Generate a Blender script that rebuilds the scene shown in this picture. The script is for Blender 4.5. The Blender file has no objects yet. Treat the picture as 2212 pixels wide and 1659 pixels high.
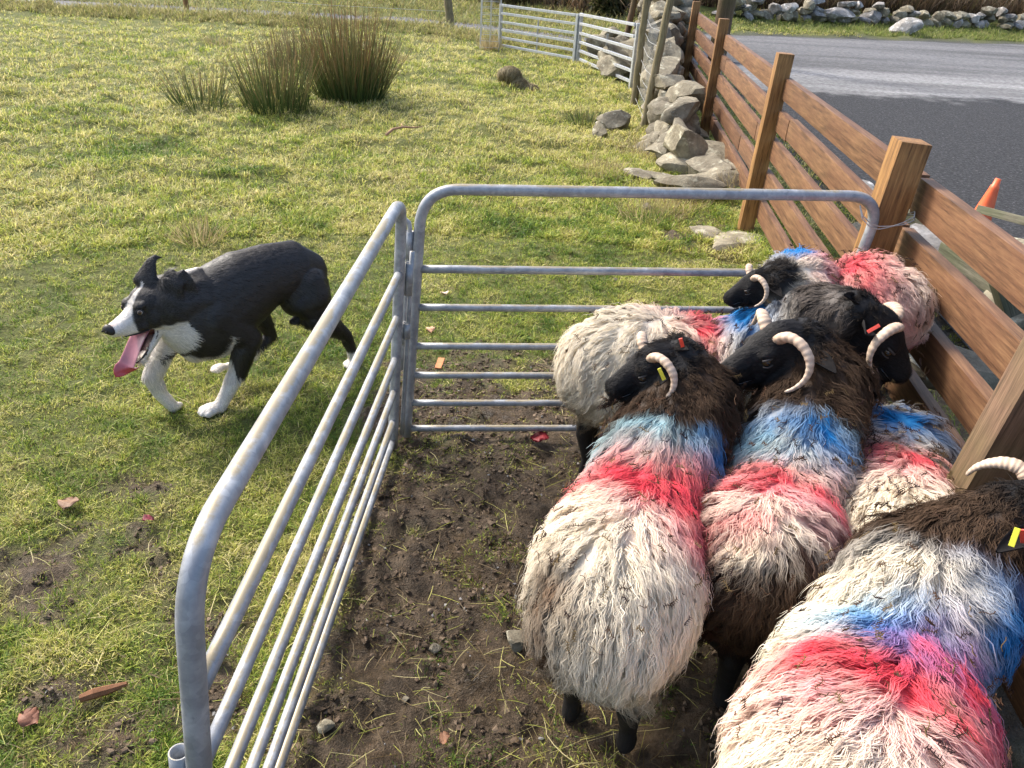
import bpy, bmesh, math, random
import numpy as np
from mathutils import Vector, Matrix
random.seed(7); RNG = np.random.default_rng(11)
SC = bpy.context.scene; COL = SC.collection
R = math.radians
# ---------------------------------------------------------------- camera
F_PX, W_PX, H_PX = 1662.0, 2212.0, 1659.0
PITCH, ROLL, CAM_H = R(30), R(3.5), 1.75
c_f = np.array([0, math.cos(PITCH), -math.sin(PITCH)]); c_r = np.array([1., 0, 0]); c_u = np.cross(c_r, c_f)
CR = c_r*math.cos(ROLL)+c_u*math.sin(ROLL); CU = -c_r*math.sin(ROLL)+c_u*math.cos(ROLL); CC = np.array([0, 0, CAM_H])
cam = bpy.data.objects.new('camera', bpy.data.cameras.new('camera')); COL.objects.link(cam)
cam.matrix_world = Matrix(((CR[0], CU[0], -c_f[0], 0), (CR[1], CU[1], -c_f[1], 0), (CR[2], CU[2], -c_f[2], CAM_H), (0, 0, 0, 1)))
cam.data.sensor_width = 36; cam.data.lens = 36*F_PX/W_PX; cam.data.clip_end = 1000; cam.data.clip_start = .05
SC.camera = cam
# ---------------------------------------------------------------- world, sun, exposure
SUN_AZ = np.array([-0.80, 0.60]); SUN_EL = R(44)
world = bpy.data.worlds.new("World"); SC.world = world; world.use_nodes = True
wn = world.node_tree; bg = wn.nodes['Background']
sky = wn.nodes.new('ShaderNodeTexSky'); sky.sky_type = 'NISHITA'; sky.sun_disc = False
sky.sun_elevation = SUN_EL; sky.sun_rotation = math.atan2(SUN_AZ[0], SUN_AZ[1]); sky.air_density = 1.0; sky.dust_density = 4.0; sky.ozone_density = 1
wn.links.new(sky.outputs[0], bg.inputs[0]); bg.inputs[1].default_value = 0.15
sun = bpy.data.objects.new('sun', bpy.data.lights.new('sun', 'SUN')); COL.objects.link(sun)
sun.data.energy = 2.3; sun.data.angle = R(12.0); sun.data.color = (1, .96, .89)
sdir = Vector((SUN_AZ[0]*math.cos(SUN_EL), SUN_AZ[1]*math.cos(SUN_EL), math.sin(SUN_EL)))
sun.rotation_euler = sdir.to_track_quat('Z', 'Y').to_euler()
SC.view_settings.view_transform = 'Standard'; SC.view_settings.look = 'None'; SC.view_settings.gamma = 1; SC.view_settings.exposure = 1.2
SC.cycles.max_bounces = 6; SC.cycles.transparent_max_bounces = 8

# ---------------------------------------------------------------- helpers
def ray(x, y):
    d = c_f + CR*(x-W_PX/2)/F_PX + CU*(H_PX/2-y)/F_PX
    return d/np.linalg.norm(d)
def PZ(x, y, z=0.0):      # world point at height z seen at photo position x, y
    d = ray(x, y); return CC + d*((z-CAM_H)/d[2])
def PY(x, y, Y):
    d = ray(x, y); return CC + d*(Y/d[1])
def PP(x, y, p0, n):
    d = ray(x, y); p0 = np.array(p0, float); n = np.array(n, float); return CC + d*(((p0-CC)@n)/(d@n))
def nrm(v):
    v = np.asarray(v, float); return v/np.maximum(np.linalg.norm(v, axis=-1, keepdims=True), 1e-9)
def hsh(ix, iy, iz, seed):
    h = (ix.astype(np.int64)*73856093) ^ (iy.astype(np.int64)*19349663) ^ (iz.astype(np.int64)*83492791) ^ (seed*2654435761)
    h = (h ^ (h >> 13))*1274126177; h = h & 0x7fffffff; h = (h ^ (h >> 15))*2246822519; h = h & 0x7fffffff
    return (h & 0xffffff)/float(0xffffff)
def vnoise(p, seed=0):
    p = np.asarray(p, float); i = np.floor(p).astype(np.int64); f = p-i; f = f*f*(3-2*f); out = 0
    for dx in (0, 1):
        wx = f[..., 0] if dx else 1-f[..., 0]
        for dy in (0, 1):
            wy = f[..., 1] if dy else 1-f[..., 1]
            for dz in (0, 1):
                wz = f[..., 2] if dz else 1-f[..., 2]
                out = out + wx*wy*wz*hsh(i[..., 0]+dx, i[..., 1]+dy, i[..., 2]+dz, seed)
    return out
def fbm(p, oct=4, seed=0):
    p = np.asarray(p, float); a = 1; s = 0; t = 0
    for o in range(oct): s = s+a*vnoise(p*(2**o), seed+o*17); t += a; a *= .5
    return s/t
def xy3(x, y, s): return np.stack([x*s, y*s, np.zeros_like(x)+.5], -1)
def sstep(a, b, x): t = np.clip((x-a)/(b-a), 0, 1); return t*t*(3-2*t)

def tag(o, label=None, cat=None, group=None, kind=None):
    if label: o['label'] = label
    if cat: o['category'] = cat
    if group: o['group'] = group
    if kind: o['kind'] = kind
    return o
def empty(name, loc, label, cat, group=None):
    o = bpy.data.objects.new(name, None); COL.objects.link(o); o.location = [float(v) for v in loc]; o.empty_display_size = .1
    return tag(o, label, cat, group)
def link(name, me, mat=None, parent=None, label=None):
    o = bpy.data.objects.new(name, me); COL.objects.link(o)
    if mat is not None: me.materials.append(mat)
    if parent is not None:
        o.parent = parent
        if not SHARED: o.matrix_parent_inverse = Matrix.Translation(-parent.location) if parent.type == 'EMPTY' else Matrix.Identity(4)
    if label: o['label'] = label
    return o
SHARED = False
def np_mesh(name, V, Fq, smooth=True, col=None, tris=None):
    """V (n,3), Fq (m,4) quads or (m,3)"""
    me = bpy.data.meshes.new(name); V = np.asarray(V, np.float32); Fq = np.asarray(Fq, np.int32)
    n, m, k = len(V), len(Fq), Fq.shape[1]
    me.vertices.add(n); me.vertices.foreach_set('co', V.ravel())
    me.loops.add(m*k); me.loops.foreach_set('vertex_index', Fq.ravel())
    me.polygons.add(m); me.polygons.foreach_set('loop_start', np.arange(0, m*k, k, dtype=np.int32))
    try: me.polygons.foreach_set('loop_total', np.full(m, k, np.int32))
    except Exception: pass
    me.update(calc_edges=True)
    me.polygons.foreach_set('use_smooth', np.full(m, smooth, bool))
    if col is not None: set_col(me, col)
    return me
def set_col(me, col):
    a = me.color_attributes.new('Col', 'FLOAT_COLOR', 'POINT'); c = np.ones((len(me.vertices), 4), np.float32); c[:, :3] = col
    a.data.foreach_set('color', c.ravel())
class MB:
    """collects shapes into one mesh"""
    def __init__(s): s.V = []; s.F = []; s.n = 0; s.C = []
    def add(s, V, F, col=None):
        V = np.asarray(V, float); s.V.append(V); s.F += [tuple(int(i)+s.n for i in f) for f in F]; s.n += len(V)
        s.C.append(np.tile(np.array(col if col is not None else (1, 1, 1.)), (len(V), 1)))
    def tube(s, pts, rad, k=10, cap=True, col=None, sq=1.0):
        pts = np.asarray(pts, float); n = len(pts); rad = np.broadcast_to(np.asarray(rad, float), (n,))
        T = nrm(np.gradient(pts, axis=0)); a = np.array([0, 0, 1.]) if abs(T[0][2]) < .9 else np.array([1., 0, 0])
        N = nrm(np.cross(T[0], a)); V = []
        for i in range(n):
            N = nrm(N - T[i]*(N@T[i])); B = np.cross(T[i], N)
            for j in range(k):
                an = 2*math.pi*j/k; V.append(pts[i]+rad[i]*(math.cos(an)*N+math.sin(an)*sq*B))
        F = [(i*k+j, i*k+(j+1) % k, (i+1)*k+(j+1) % k, (i+1)*k+j) for i in range(n-1) for j in range(k)]
        if cap: F += [tuple(range(k-1, -1, -1)), tuple((n-1)*k+j for j in range(k))]
        s.add(V, F, col)
    def box(s, c, size, M=None, bev=0.0, col=None):
        hx, hy, hz = [v/2 for v in size]; b = bev
        if b <= 0:
            V = [(x, y, z) for x in (-hx, hx) for y in (-hy, hy) for z in (-hz, hz)]
            F = [(0, 1, 3, 2), (4, 6, 7, 5), (0, 4, 5, 1), (2, 3, 7, 6), (0, 2, 6, 4), (1, 5, 7, 3)]
        else:
            bm = bmesh.new(); bmesh.ops.create_cube(bm, size=1); bmesh.ops.scale(bm, vec=size, verts=bm.verts)
            bmesh.ops.bevel(bm, geom=bm.edges[:], offset=b, segments=2, profile=.7, affect='EDGES')
            bm.verts.ensure_lookup_table(); V = [tuple(v.co) for v in bm.verts]; F = [tuple(v.index for v in f.verts) for f in bm.faces]; bm.free()
        V = np.array(V)
        if M is not None: V = V@np.array(M).T
        s.add(V+np.array(c), F, col)
    def build(s, name, mat=None, parent=None, smooth=False, label=None, color=False):
        me = bpy.data.meshes.new(name); me.from_pydata(np.concatenate(s.V).tolist(), [], s.F); me.update()
        for p in me.polygons: p.use_smooth = smooth
        if color: set_col(me, np.concatenate(s.C))
        return link(name, me, mat, parent, label)
def autosmooth(o, ang=40):
    me = o.data
    me.polygons.foreach_set('use_smooth', [True]*len(me.polygons))
    try: me.set_sharp_from_angle(angle=R(ang))
    except Exception: pass
    return o
def basis(z, up=(0, 0, 1)):
    z = nrm(z); x = np.cross(up, z)
    if np.linalg.norm(x) < 1e-5: x = np.array([1., 0, 0])
    x = nrm(x); y = np.cross(z, x); return np.stack([x, y, z], 1)

# ---------------------------------------------------------------- materials
def mat(name):
    m = bpy.data.materials.new(name); m.use_nodes = True; nt = m.node_tree; nt.nodes.clear(); out = nt.nodes.new('ShaderNodeOutputMaterial')
    return m, nt, out
def N(nt, t, **kw):
    n = nt.nodes.new(t)
    for k, v in kw.items():
        if hasattr(n, k): setattr(n, k, v)
        else: n.inputs[k.replace('_', ' ')].default_value = v
    return n
def ramp(nt, src, stops):
    r = nt.nodes.new('ShaderNodeValToRGB'); e = r.color_ramp.elements
    while len(e) < len(stops): e.new(.5)
    for i, (p, c) in enumerate(stops): e[i].position = p; e[i].color = (*c, 1) if len(c) == 3 else c
    nt.links.new(src, r.inputs[0]); return r.outputs[0]
def mixc(nt, fac, a, b, mode='MIX'):
    m = nt.nodes.new('ShaderNodeMix'); m.data_type = 'RGBA'; m.blend_type = mode
    for s, v in ((0, fac), (6, a), (7, b)):
        if hasattr(v, 'is_linked') or isinstance(v, bpy.types.NodeSocket): nt.links.new(v, m.inputs[s])
        else: m.inputs[s].default_value = v if s == 0 else (*v, 1)
    return m.outputs[2]
def noise(nt, scale, detail=4, rough=.6, vec=None, w=None):
    n = nt.nodes.new('ShaderNodeTexNoise'); n.inputs['Scale'].default_value = scale; n.inputs['Detail'].default_value = detail; n.inputs['Roughness'].default_value = rough
    if vec is not None: nt.links.new(vec, n.inputs['Vector'])
    return n.outputs['Fac']
def coords(nt, kind='Object'):
    return nt.nodes.new('ShaderNodeTexCoord').outputs[kind]
def mapping(nt, vec, scale=(1, 1, 1), rot=(0, 0, 0)):
    m = nt.nodes.new('ShaderNodeMapping'); m.inputs['Scale'].default_value = scale; m.inputs['Rotation'].default_value = rot; nt.links.new(vec, m.inputs['Vector']); return m.outputs[0]
def bump(nt, h, strength=.4, dist=.01):
    b = nt.nodes.new('ShaderNodeBump'); b.inputs['Strength'].default_value = strength; b.inputs['Distance'].default_value = dist; nt.links.new(h, b.inputs['Height']); return b.outputs[0]
def principled(nt, out, color=None, rough=.7, metallic=0, normal=None, spec=.5):
    p = nt.nodes.new('ShaderNodeBsdfPrincipled')
    for k, v in (('Base Color', color), ('Roughness', rough), ('Metallic', metallic)):
        if isinstance(v, bpy.types.NodeSocket): nt.links.new(v, p.inputs[k])
        elif v is not None: p.inputs[k].default_value = (*v, 1) if k == 'Base Color' else v
    p.inputs['Specular IOR Level'].default_value = spec
    if normal is not None: nt.links.new(normal, p.inputs['Normal'])
    nt.links.new(p.outputs[0], out.inputs[0]); return p
def attr(nt, name='Col'):
    a = nt.nodes.new('ShaderNodeAttribute'); a.attribute_name = name; return a.outputs['Color']
def m_fibre(name, trans=.3, rough=.7, spec=.2):
    m, nt, out = mat(name); c = attr(nt)
    p = nt.nodes.new('ShaderNodeBsdfPrincipled'); nt.links.new(c, p.inputs['Base Color']); p.inputs['Roughness'].default_value = rough; p.inputs['Specular IOR Level'].default_value = spec
    t = nt.nodes.new('ShaderNodeBsdfTranslucent'); nt.links.new(c, t.inputs['Color'])
    mx = nt.nodes.new('ShaderNodeMixShader'); mx.inputs[0].default_value = trans
    nt.links.new(p.outputs[0], mx.inputs[1]); nt.links.new(t.outputs[0], mx.inputs[2]); nt.links.new(mx.outputs[0], out.inputs[0]); return m
M_GRASS = m_fibre('grass_blades', .45, .5, .3)
M_WOOL = m_fibre('wool', .22, .75, .15)
M_FUR = m_fibre('black_fur', .05, .55, .25)
M_COAT = m_fibre('dog_coat', .12, .42, .7)
def m_skin(name, rough=.7, nscale=60, spec=.3):
    m, nt, out = mat(name); c = attr(nt); n = noise(nt, nscale, 3, .6, coords(nt))
    principled(nt, out, mixc(nt, .35, c, ramp(nt, n, [(.3, (.45, .45, .45)), (.7, (1, 1, 1))]), 'MULTIPLY'), rough, 0, bump(nt, n, .4, .006), spec); return m
M_SKIN = m_skin('wool_base')
M_DOGSKIN = m_skin('dog_base', .6, 120)
def m_metal():
    m, nt, out = mat('galvanised_steel'); co = coords(nt)
    n1 = noise(nt, 14, 5, .65, co); v = nt.nodes.new('ShaderNodeTexVoronoi'); v.inputs['Scale'].default_value = 70; nt.links.new(co, v.inputs['Vector'])
    base = ramp(nt, n1, [(.25, (.20, .215, .235)), (.5, (.30, .315, .335)), (.75, (.44, .455, .47))])
    base = mixc(nt, .5, base, ramp(nt, v.outputs['Color'], [(.2, (.35,)*3), (.8, (.65,)*3)]), 'SOFT_LIGHT')
    n2 = noise(nt, 6, 7, .75, co); geo = nt.nodes.new('ShaderNodeNewGeometry'); sx = nt.nodes.new('ShaderNodeSeparateXYZ'); nt.links.new(geo.outputs['Normal'], sx.inputs[0])
    up = nt.nodes.new('ShaderNodeMath'); up.operation = 'MULTIPLY'; nt.links.new(n2, up.inputs[0]); nt.links.new(sx.outputs['Z'], up.inputs[1])
    d = ramp(nt, up.outputs[0], [(.39, (0, 0, 0)), (.50, (.85, .85, .85))])
    base = mixc(nt, d, base, (.27, .22, .13))
    n3 = noise(nt, 45, 4, .7, co); scuff = ramp(nt, n3, [(.62, (0, 0, 0)), (.74, (.6, .6, .6))]); base = mixc(nt, scuff, base, (.16, .16, .17))
    rr = ramp(nt, n1, [(.2, (.38,)*3), (.8, (.6,)*3)])
    principled(nt, out, base, rr, .3, bump(nt, n3, .15, .002), .5); return m
M_METAL = m_metal()
def m_gatemetal():
    m, nt, out = mat('gate_steel'); n = noise(nt, 20, 3, .6, coords(nt)); principled(nt, out, ramp(nt, n, [(.3, (.4, .42, .45)), (.7, (.6, .62, .64))]), .4, .5); return m
M_GATE = m_gatemetal()
def m_wood(name, cols, along='Y', rough=.6):
    m, nt, out = mat(name); co = coords(nt)
    sc = {'Y': (26, 1.4, 26), 'Z': (26, 26, 1.6)}[along]
    mp = mapping(nt, co, sc); g = noise(nt, 2.6, 8, .72, mp); b = noise(nt, 2.2, 4, .6, co); k = noise(nt, 6, 2, .5, mapping(nt, co, {'Y': (1.2, .4, 3), 'Z': (2, 2, .6)}[along]))
    c = ramp(nt, g, [(.34, cols[0]), (.48, cols[1]), (.66, cols[2])])
    c = mixc(nt, ramp(nt, b, [(.35, (0, 0, 0)), (.75, (.75,)*3)]), c, cols[3])
    c = mixc(nt, ramp(nt, k, [(.6, (0, 0, 0)), (.75, (.6,)*3)]), c, cols[0])
    oi = nt.nodes.new('ShaderNodeObjectInfo'); rnd = ramp(nt, oi.outputs['Random'], [(0, (.78, .74, .72)), (1, (1.1, 1.08, 1.05))])
    c = mixc(nt, 1.0, c, rnd, 'MULTIPLY'); vo = nt.nodes.new('ShaderNodeTexVoronoi'); vo.inputs['Scale'].default_value = 1.0; nt.links.new(mapping(nt, co, {'Y': (4, 2.2, 4), 'Z': (4, 4, 2.2)}[along]), vo.inputs['Vector']); c = mixc(nt, ramp(nt, vo.outputs['Distance'], [(.06, (.85,)*3), (.12, (0, 0, 0))]), c, (.03, .014, .008)); c = mixc(nt, .5, c, ramp(nt, noise(nt, 7, 5, .7, mp), [(.35, (.45,)*3), (.6, (1, 1, 1))]), 'MULTIPLY')
    principled(nt, out, c, rough, 0, bump(nt, g, .35, .004), .35); return m
M_BOARD = m_wood('stained_boards', [(.055, .028, .014), (.165, .088, .043), (.29, .165, .082), (.15, .065, .036)], 'Y')
M_POST = m_wood('stained_post', [(.06, .032, .012), (.26, .135, .045), (.42, .24, .085), (.18, .085, .03)], 'Z')
M_OLDPOST = m_wood('weathered_post', [(.07, .042, .028), (.16, .098, .062), (.23, .145, .095), (.10, .11, .03)], 'Z', .8)
M_STAKE = m_wood('grey_stake', [(.10, .08, .045), (.22, .18, .11), (.33, .28, .18), (.16, .15, .07)], 'Z', .85)
M_PLANK = m_wood('grey_plank', [(.06, .06, .045), (.14, .13, .10), (.22, .21, .16), (.09, .11, .05)], 'Y', .85)
def m_stone(name, a, b, c, lich):
    m, nt, out = mat(name); co = coords(nt, 'Object'); n1 = noise(nt, 5, 6, .65, co); n2 = noise(nt, 28, 5, .7, co); n3 = noise(nt, 9, 4, .7, mapping(nt, co, (1, 1, 1.3), (1, 2, 3)))
    col = ramp(nt, n1, [(.28, a), (.5, b), (.72, c)]); col = mixc(nt, .6, col, ramp(nt, n2, [(.3, (.45,)*3), (.65, (1.05,)*3)]), 'MULTIPLY')
    col = mixc(nt, ramp(nt, n3, [(.56, (0, 0, 0)), (.66, (.8,)*3)]), col, lich)
    oi = nt.nodes.new('ShaderNodeObjectInfo'); col = mixc(nt, 1, col, ramp(nt, oi.outputs['Random'], [(0, (.7, .68, .66)), (1, (1.15, 1.12, 1.05))]), 'MULTIPLY')
    principled(nt, out, col, .85, 0, bump(nt, n2, .6, .02), .3); return m
M_STONE = m_stone('field_stone', (.12, .10, .07), (.26, .235, .175), (.39, .36, .275), (.47, .46, .37))
M_STONE_W = m_stone('lichen_stone', (.16, .155, .15), (.30, .29, .28), (.5, .5, .5), (.72, .72, .72))
def plain(name, c, rough=.6, spec=.5, metallic=0, nz=None, c2=None):
    m, nt, out = mat(name)
    if nz: n = noise(nt, nz, 4, .6, coords(nt)); principled(nt, out, ramp(nt, n, [(.3, c), (.7, c2 or tuple(v*1.5 for v in c))]), rough, metallic, bump(nt, n, .3, .004), spec)
    else: principled(nt, out, c, rough, metallic, None, spec)
    return m
M_HORN = None
def m_horn():
    m, nt, out = mat('horn'); co = coords(nt); n = noise(nt, 40, 5, .6, co); c = attr(nt)
    col = mixc(nt, .6, c, ramp(nt, n, [(.3, (.62, .5, .4)), (.7, (1, 1, 1))]), 'MULTIPLY'); principled(nt, out, col, .55, 0, bump(nt, n, .3, .003), .4); return m
M_HORN = m_horn()

# ---------------------------------------------------------------- ground sheet
def fence_x(y): return 1.36+.09*(y-2.8)
def road_edge_y(x): return 21.4+.27*(x-5)     # far edge of the tarmac
def gheight(x, y):
    p = xy3(x, y, 1)
    h = (fbm(p*.9, 3, 3)-.5)*.10*sstep(1, 8, y)+(fbm(p*5, 3, 5)-.5)*.045
    mud = mudmask(x, y); h = h+(fbm(p*14, 3, 9)-.5)*(.03+.045*mud)+(fbm(p*5.5, 2, 19)-.5)*.05*mud
    h = h+np.where(y > 6, (np.clip(fbm(p*2.4, 2, 21)-.55, 0, 1))*.25, 0)
    # grassy bank at the back left, in front of the track
    tl = track_y(x); d = y-(tl-1.6); h = h+.12*np.exp(-(d/.7)**2)*(x < 1.0)*(.6+.8*fbm(p*1.3, 2, 31))
    inroad = sstep(.25, .6, x-fence_x(y))*(1-sstep(-.3, .3, y-road_edge_y(x)))
    h = h*(1-inroad)-.05*inroad
    ontrack = np.exp(-((y-tl-.3)/1.45)**6)*(x < 8); h = h*(1-ontrack)-.05*ontrack
    v = np.clip(y-road_edge_y(x), 0, 60); h = h+np.where(x > 3, v*.13*sstep(0, 3, v)+.04*fbm(p*3, 3, 4)*sstep(0, .5, v), 0)
    bk = np.clip(y-tl-2.0, 0, 50); h = h+np.where(x <= 3, bk*.10, 0)
    return h
def track_y(x): return np.interp(x, [-30, -11, -6, -2.7, -.5, 1, 3.5, 7], [18.5, 18.2, 18.6, 19.0, 18.0, 16.9, 15.6, 15.2])
def mudmask(x, y):
    n = fbm(xy3(x, y, 2.3), 4, 40); n2 = fbm(xy3(x, y, 7), 3, 44)
    pen = sstep(-.95, -.40, x+.10*(fbm(xy3(x, y, 3), 2, 12)-.5)*4)*(1-sstep(2.9, 4.2, y))
    out = sstep(3.2, 1.2, y)*.56+.12*sstep(4.5, 2, y)
    wallfoot = np.exp(-(((x-1.25)/.55)**2+((y-5.1)/.8)**2))*.8
    m = np.maximum(np.maximum(pen*.95, out), wallfoot)
    return np.clip(sstep(.0, .20, (n*.5+n2*.5)-.86+m*.66), 0, 1)
def axis(lo, hi, c0, c1, fine, grow):
    a = list(np.arange(c0, c1, fine)); s = fine; v = c1
    while v < hi: a.append(v); s *= grow; v += s
    a.append(hi); s = fine; v = c0-fine
    while v > lo: a.insert(0, v); s *= grow; v -= s
    a.insert(0, lo); return np.array(a)
gx = axis(-220, 260, -3.2, 3.0, .022, 1.045); gy = axis(-40, 380, .6, 4.6, .022, 1.035)
GX, GY = np.meshgrid(gx, gy, indexing='ij'); GZ = gheight(GX, GY)
nx, ny = GX.shape; idx = np.arange(nx*ny).reshape(nx, ny)
V = np.stack([GX, GY, GZ], -1).reshape(-1, 3)
Fq = np.stack([idx[:-1, :-1], idx[1:, :-1], idx[1:, 1:], idx[:-1, 1:]], -1).reshape(-1, 4)
mud = mudmask(GX, GY).reshape(-1)
far = sstep(2.5, 7, GY.reshape(-1))
inroad = (sstep(.0, .2, GX-fence_x(GY)-.75)*(1-sstep(-.1, .25, GY-road_edge_y(GX)))).reshape(-1)
col = np.stack([mud, far, inroad], -1)
me = np_mesh('ground', V, Fq, True, col)
m, nt, out = mat('field_ground'); c = attr(nt); sp = nt.nodes.new('ShaderNodeSeparateColor'); nt.links.new(c, sp.inputs[0]); co = coords(nt)
nA = noise(nt, 3, 8, .7, co); nB = noise(nt, 22, 6, .7, co); nC = noise(nt, 90, 4, .7, co); nD = noise(nt, 1.2, 5, .6, co)
g1 = ramp(nt, nB, [(.28, (.055, .055, .018)), (.48, (.14, .15, .035)), (.62, (.27, .27, .075)), (.8, (.42, .38, .15))])
g2 = ramp(nt, nA, [(.35, (.10, .17, .03)), (.5, (.21, .24, .055)), (.68, (.36, .34, .11))])
gr = mixc(nt, .5, g1, g2); gr = mixc(nt, ramp(nt, nC, [(.35, (.7,)*3), (.6, (0, 0, 0))]), gr, (.05, .05, .018))
mudc = ramp(nt, nB, [(.3, (.034, .023, .013)), (.48, (.10, .070, .042)), (.62, (.17, .122, .076)), (.78, (.26, .19, .12))])
mudc = mixc(nt, ramp(nt, nC, [(.62, (0, 0, 0)), (.75, (.5,)*3)]), mudc, (.2, .16, .10))
mg = mixc(nt, sp.outputs[0], gr, mudc)
grav = ramp(nt, nC, [(.3, (.03, .03, .03)), (.55, (.09, .09, .09)), (.75, (.22, .22, .21))])
mg = mixc(nt, sp.outputs[2], mg, grav)
rgh = mixc(nt, sp.outputs[0], (.9, .9, .9), ramp(nt, nA, [(.42, (.30,)*3), (.62, (.85,)*3)]))
nE = noise(nt, 180, 3, .7, co); ad = nt.nodes.new('ShaderNodeMath'); ad.operation = 'ADD'; nt.links.new(nB, ad.inputs[0]); nt.links.new(nC, ad.inputs[1]); ad2 = nt.nodes.new('ShaderNodeMath'); ad2.operation = 'ADD'; nt.links.new(ad.outputs[0], ad2.inputs[0]); nt.links.new(nE, ad2.inputs[1]); ad = ad2
principled(nt, out, mg, rgh, 0, bump(nt, ad.outputs[0], .9, .02), .3)
tag(link('ground', me, m), kind='structure')
def gz(x, y): return float(gheight(np.array([float(x)]), np.array([float(y)]))[0])
def gzv(x, y): return gheight(np.asarray(x, float), np.asarray(y, float))
def sheet(name, rows, m, kind='structure'):
    """rows: list of lists of xyz with equal length"""
    A = np.array(rows, float); a, b = A.shape[:2]; i = np.arange(a*b).reshape(a, b)
    Fq = np.stack([i[:-1, :-1], i[:-1, 1:], i[1:, 1:], i[1:, :-1]], -1).reshape(-1, 4)
    return tag(link(name, np_mesh(name, A.reshape(-1, 3), Fq), m), kind=kind)
ROAD_A = 11.4
# road: worn tarmac beyond the fence
m, nt, out = mat('worn_tarmac'); co = coords(nt); nA = noise(nt, 38, 5, .75, co); nB = noise(nt, 14, 6, .75, co)
band = noise(nt, 1.0, 5, .62, mapping(nt, co, (.10, .9, 1), (0, 0, R(-12)))); sy = nt.nodes.new('ShaderNodeSeparateXYZ'); nt.links.new(mapping(nt, co, (1, 1, 1), (0, 0, R(-8))), sy.inputs[0])
base = ramp(nt, nA, [(.3, (.012, .012, .013)), (.5, (.035, .035, .037)), (.62, (.075, .075, .076)), (.70, (.26, .26, .26))])
wear = ramp(nt, sy.outputs['Y'], [(0, (0, 0, 0)), (1, (1, 1, 1))])
mr = nt.nodes.new('ShaderNodeMapRange'); wz = nt.nodes.new('ShaderNodeMath'); wz.operation = 'ADD'; wn_ = nt.nodes.new('ShaderNodeMath'); wn_.operation = 'MULTIPLY_ADD'; nt.links.new(noise(nt, .8, 6, .65, co), wn_.inputs[0]); wn_.inputs[1].default_value = 3.0; wn_.inputs[2].default_value = -1.5; nt.links.new(sy.outputs['Y'], wz.inputs[0]); nt.links.new(wn_.outputs[0], wz.inputs[1]); mr.inputs[1].default_value = ROAD_A; mr.inputs[2].default_value = ROAD_A+.5; nt.links.new(wz.outputs[0], mr.inputs[0])
ml = nt.nodes.new('ShaderNodeMath'); ml.operation = 'MULTIPLY'; nt.links.new(mr.outputs[0], ml.inputs[0]); nt.links.new(ramp(nt, band, [(.35, (.35,)*3), (.6, (1, 1, 1))]), ml.inputs[1])
far_ = nt.nodes.new('ShaderNodeMapRange'); far_.inputs[1].default_value = ROAD_A+1.5; far_.inputs[2].default_value = ROAD_A+4; nt.links.new(wz.outputs[0], far_.inputs[0])
pale = mixc(nt, far_.outputs[0], ramp(nt, nB, [(.32, (.13, .13, .13)), (.68, (.42, .415, .41))]), ramp(nt, nB, [(.32, (.08, .08, .083)), (.68, (.25, .25, .255))]))
col_ = mixc(nt, ml.outputs[0], base, pale)
ad = nt.nodes.new('ShaderNodeMath'); ad.operation = 'ADD'; nt.links.new(nA, ad.inputs[0]); nt.links.new(nB, ad.inputs[1])
principled(nt, out, col_, .85, 0, bump(nt, ad.outputs[0], 1.0, .02), .25); M_ROAD = m
rows = []
for t in np.linspace(0, 1, 90):
    row = []
    y0 = 1.2
    for s in np.linspace(0, 1, 40):
        x = 2.35+.09*(0)+(s**1.6)*80; ya = -6; yb = road_edge_y(x)+.08*math.sin(x*3)+.05*math.sin(x*7.3); y = ya+(yb-ya)*t; xx = x+.09*(y-2.8)*(1-s)
        row.append((xx, y, -.02))
    rows.append(row)
sheet('road', rows, M_ROAD)
m, nt, out = mat('stony_track'); n = noise(nt, 40, 5, .7, coords(nt)); principled(nt, out, ramp(nt, n, [(.3, (.05, .05, .06)), (.7, (.15, .15, .165))]), .8, 0, bump(nt, n, .6, .02)); M_TRACK = m
rows = [[(x, float(track_y(x))+.3+w, -.03) for x in np.linspace(-40, 7, 80)] for w in (-1.3, -.6, 0, .6, 1.3)]
sheet('track', rows[::-1], M_TRACK)
#@@STRANDS

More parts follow.
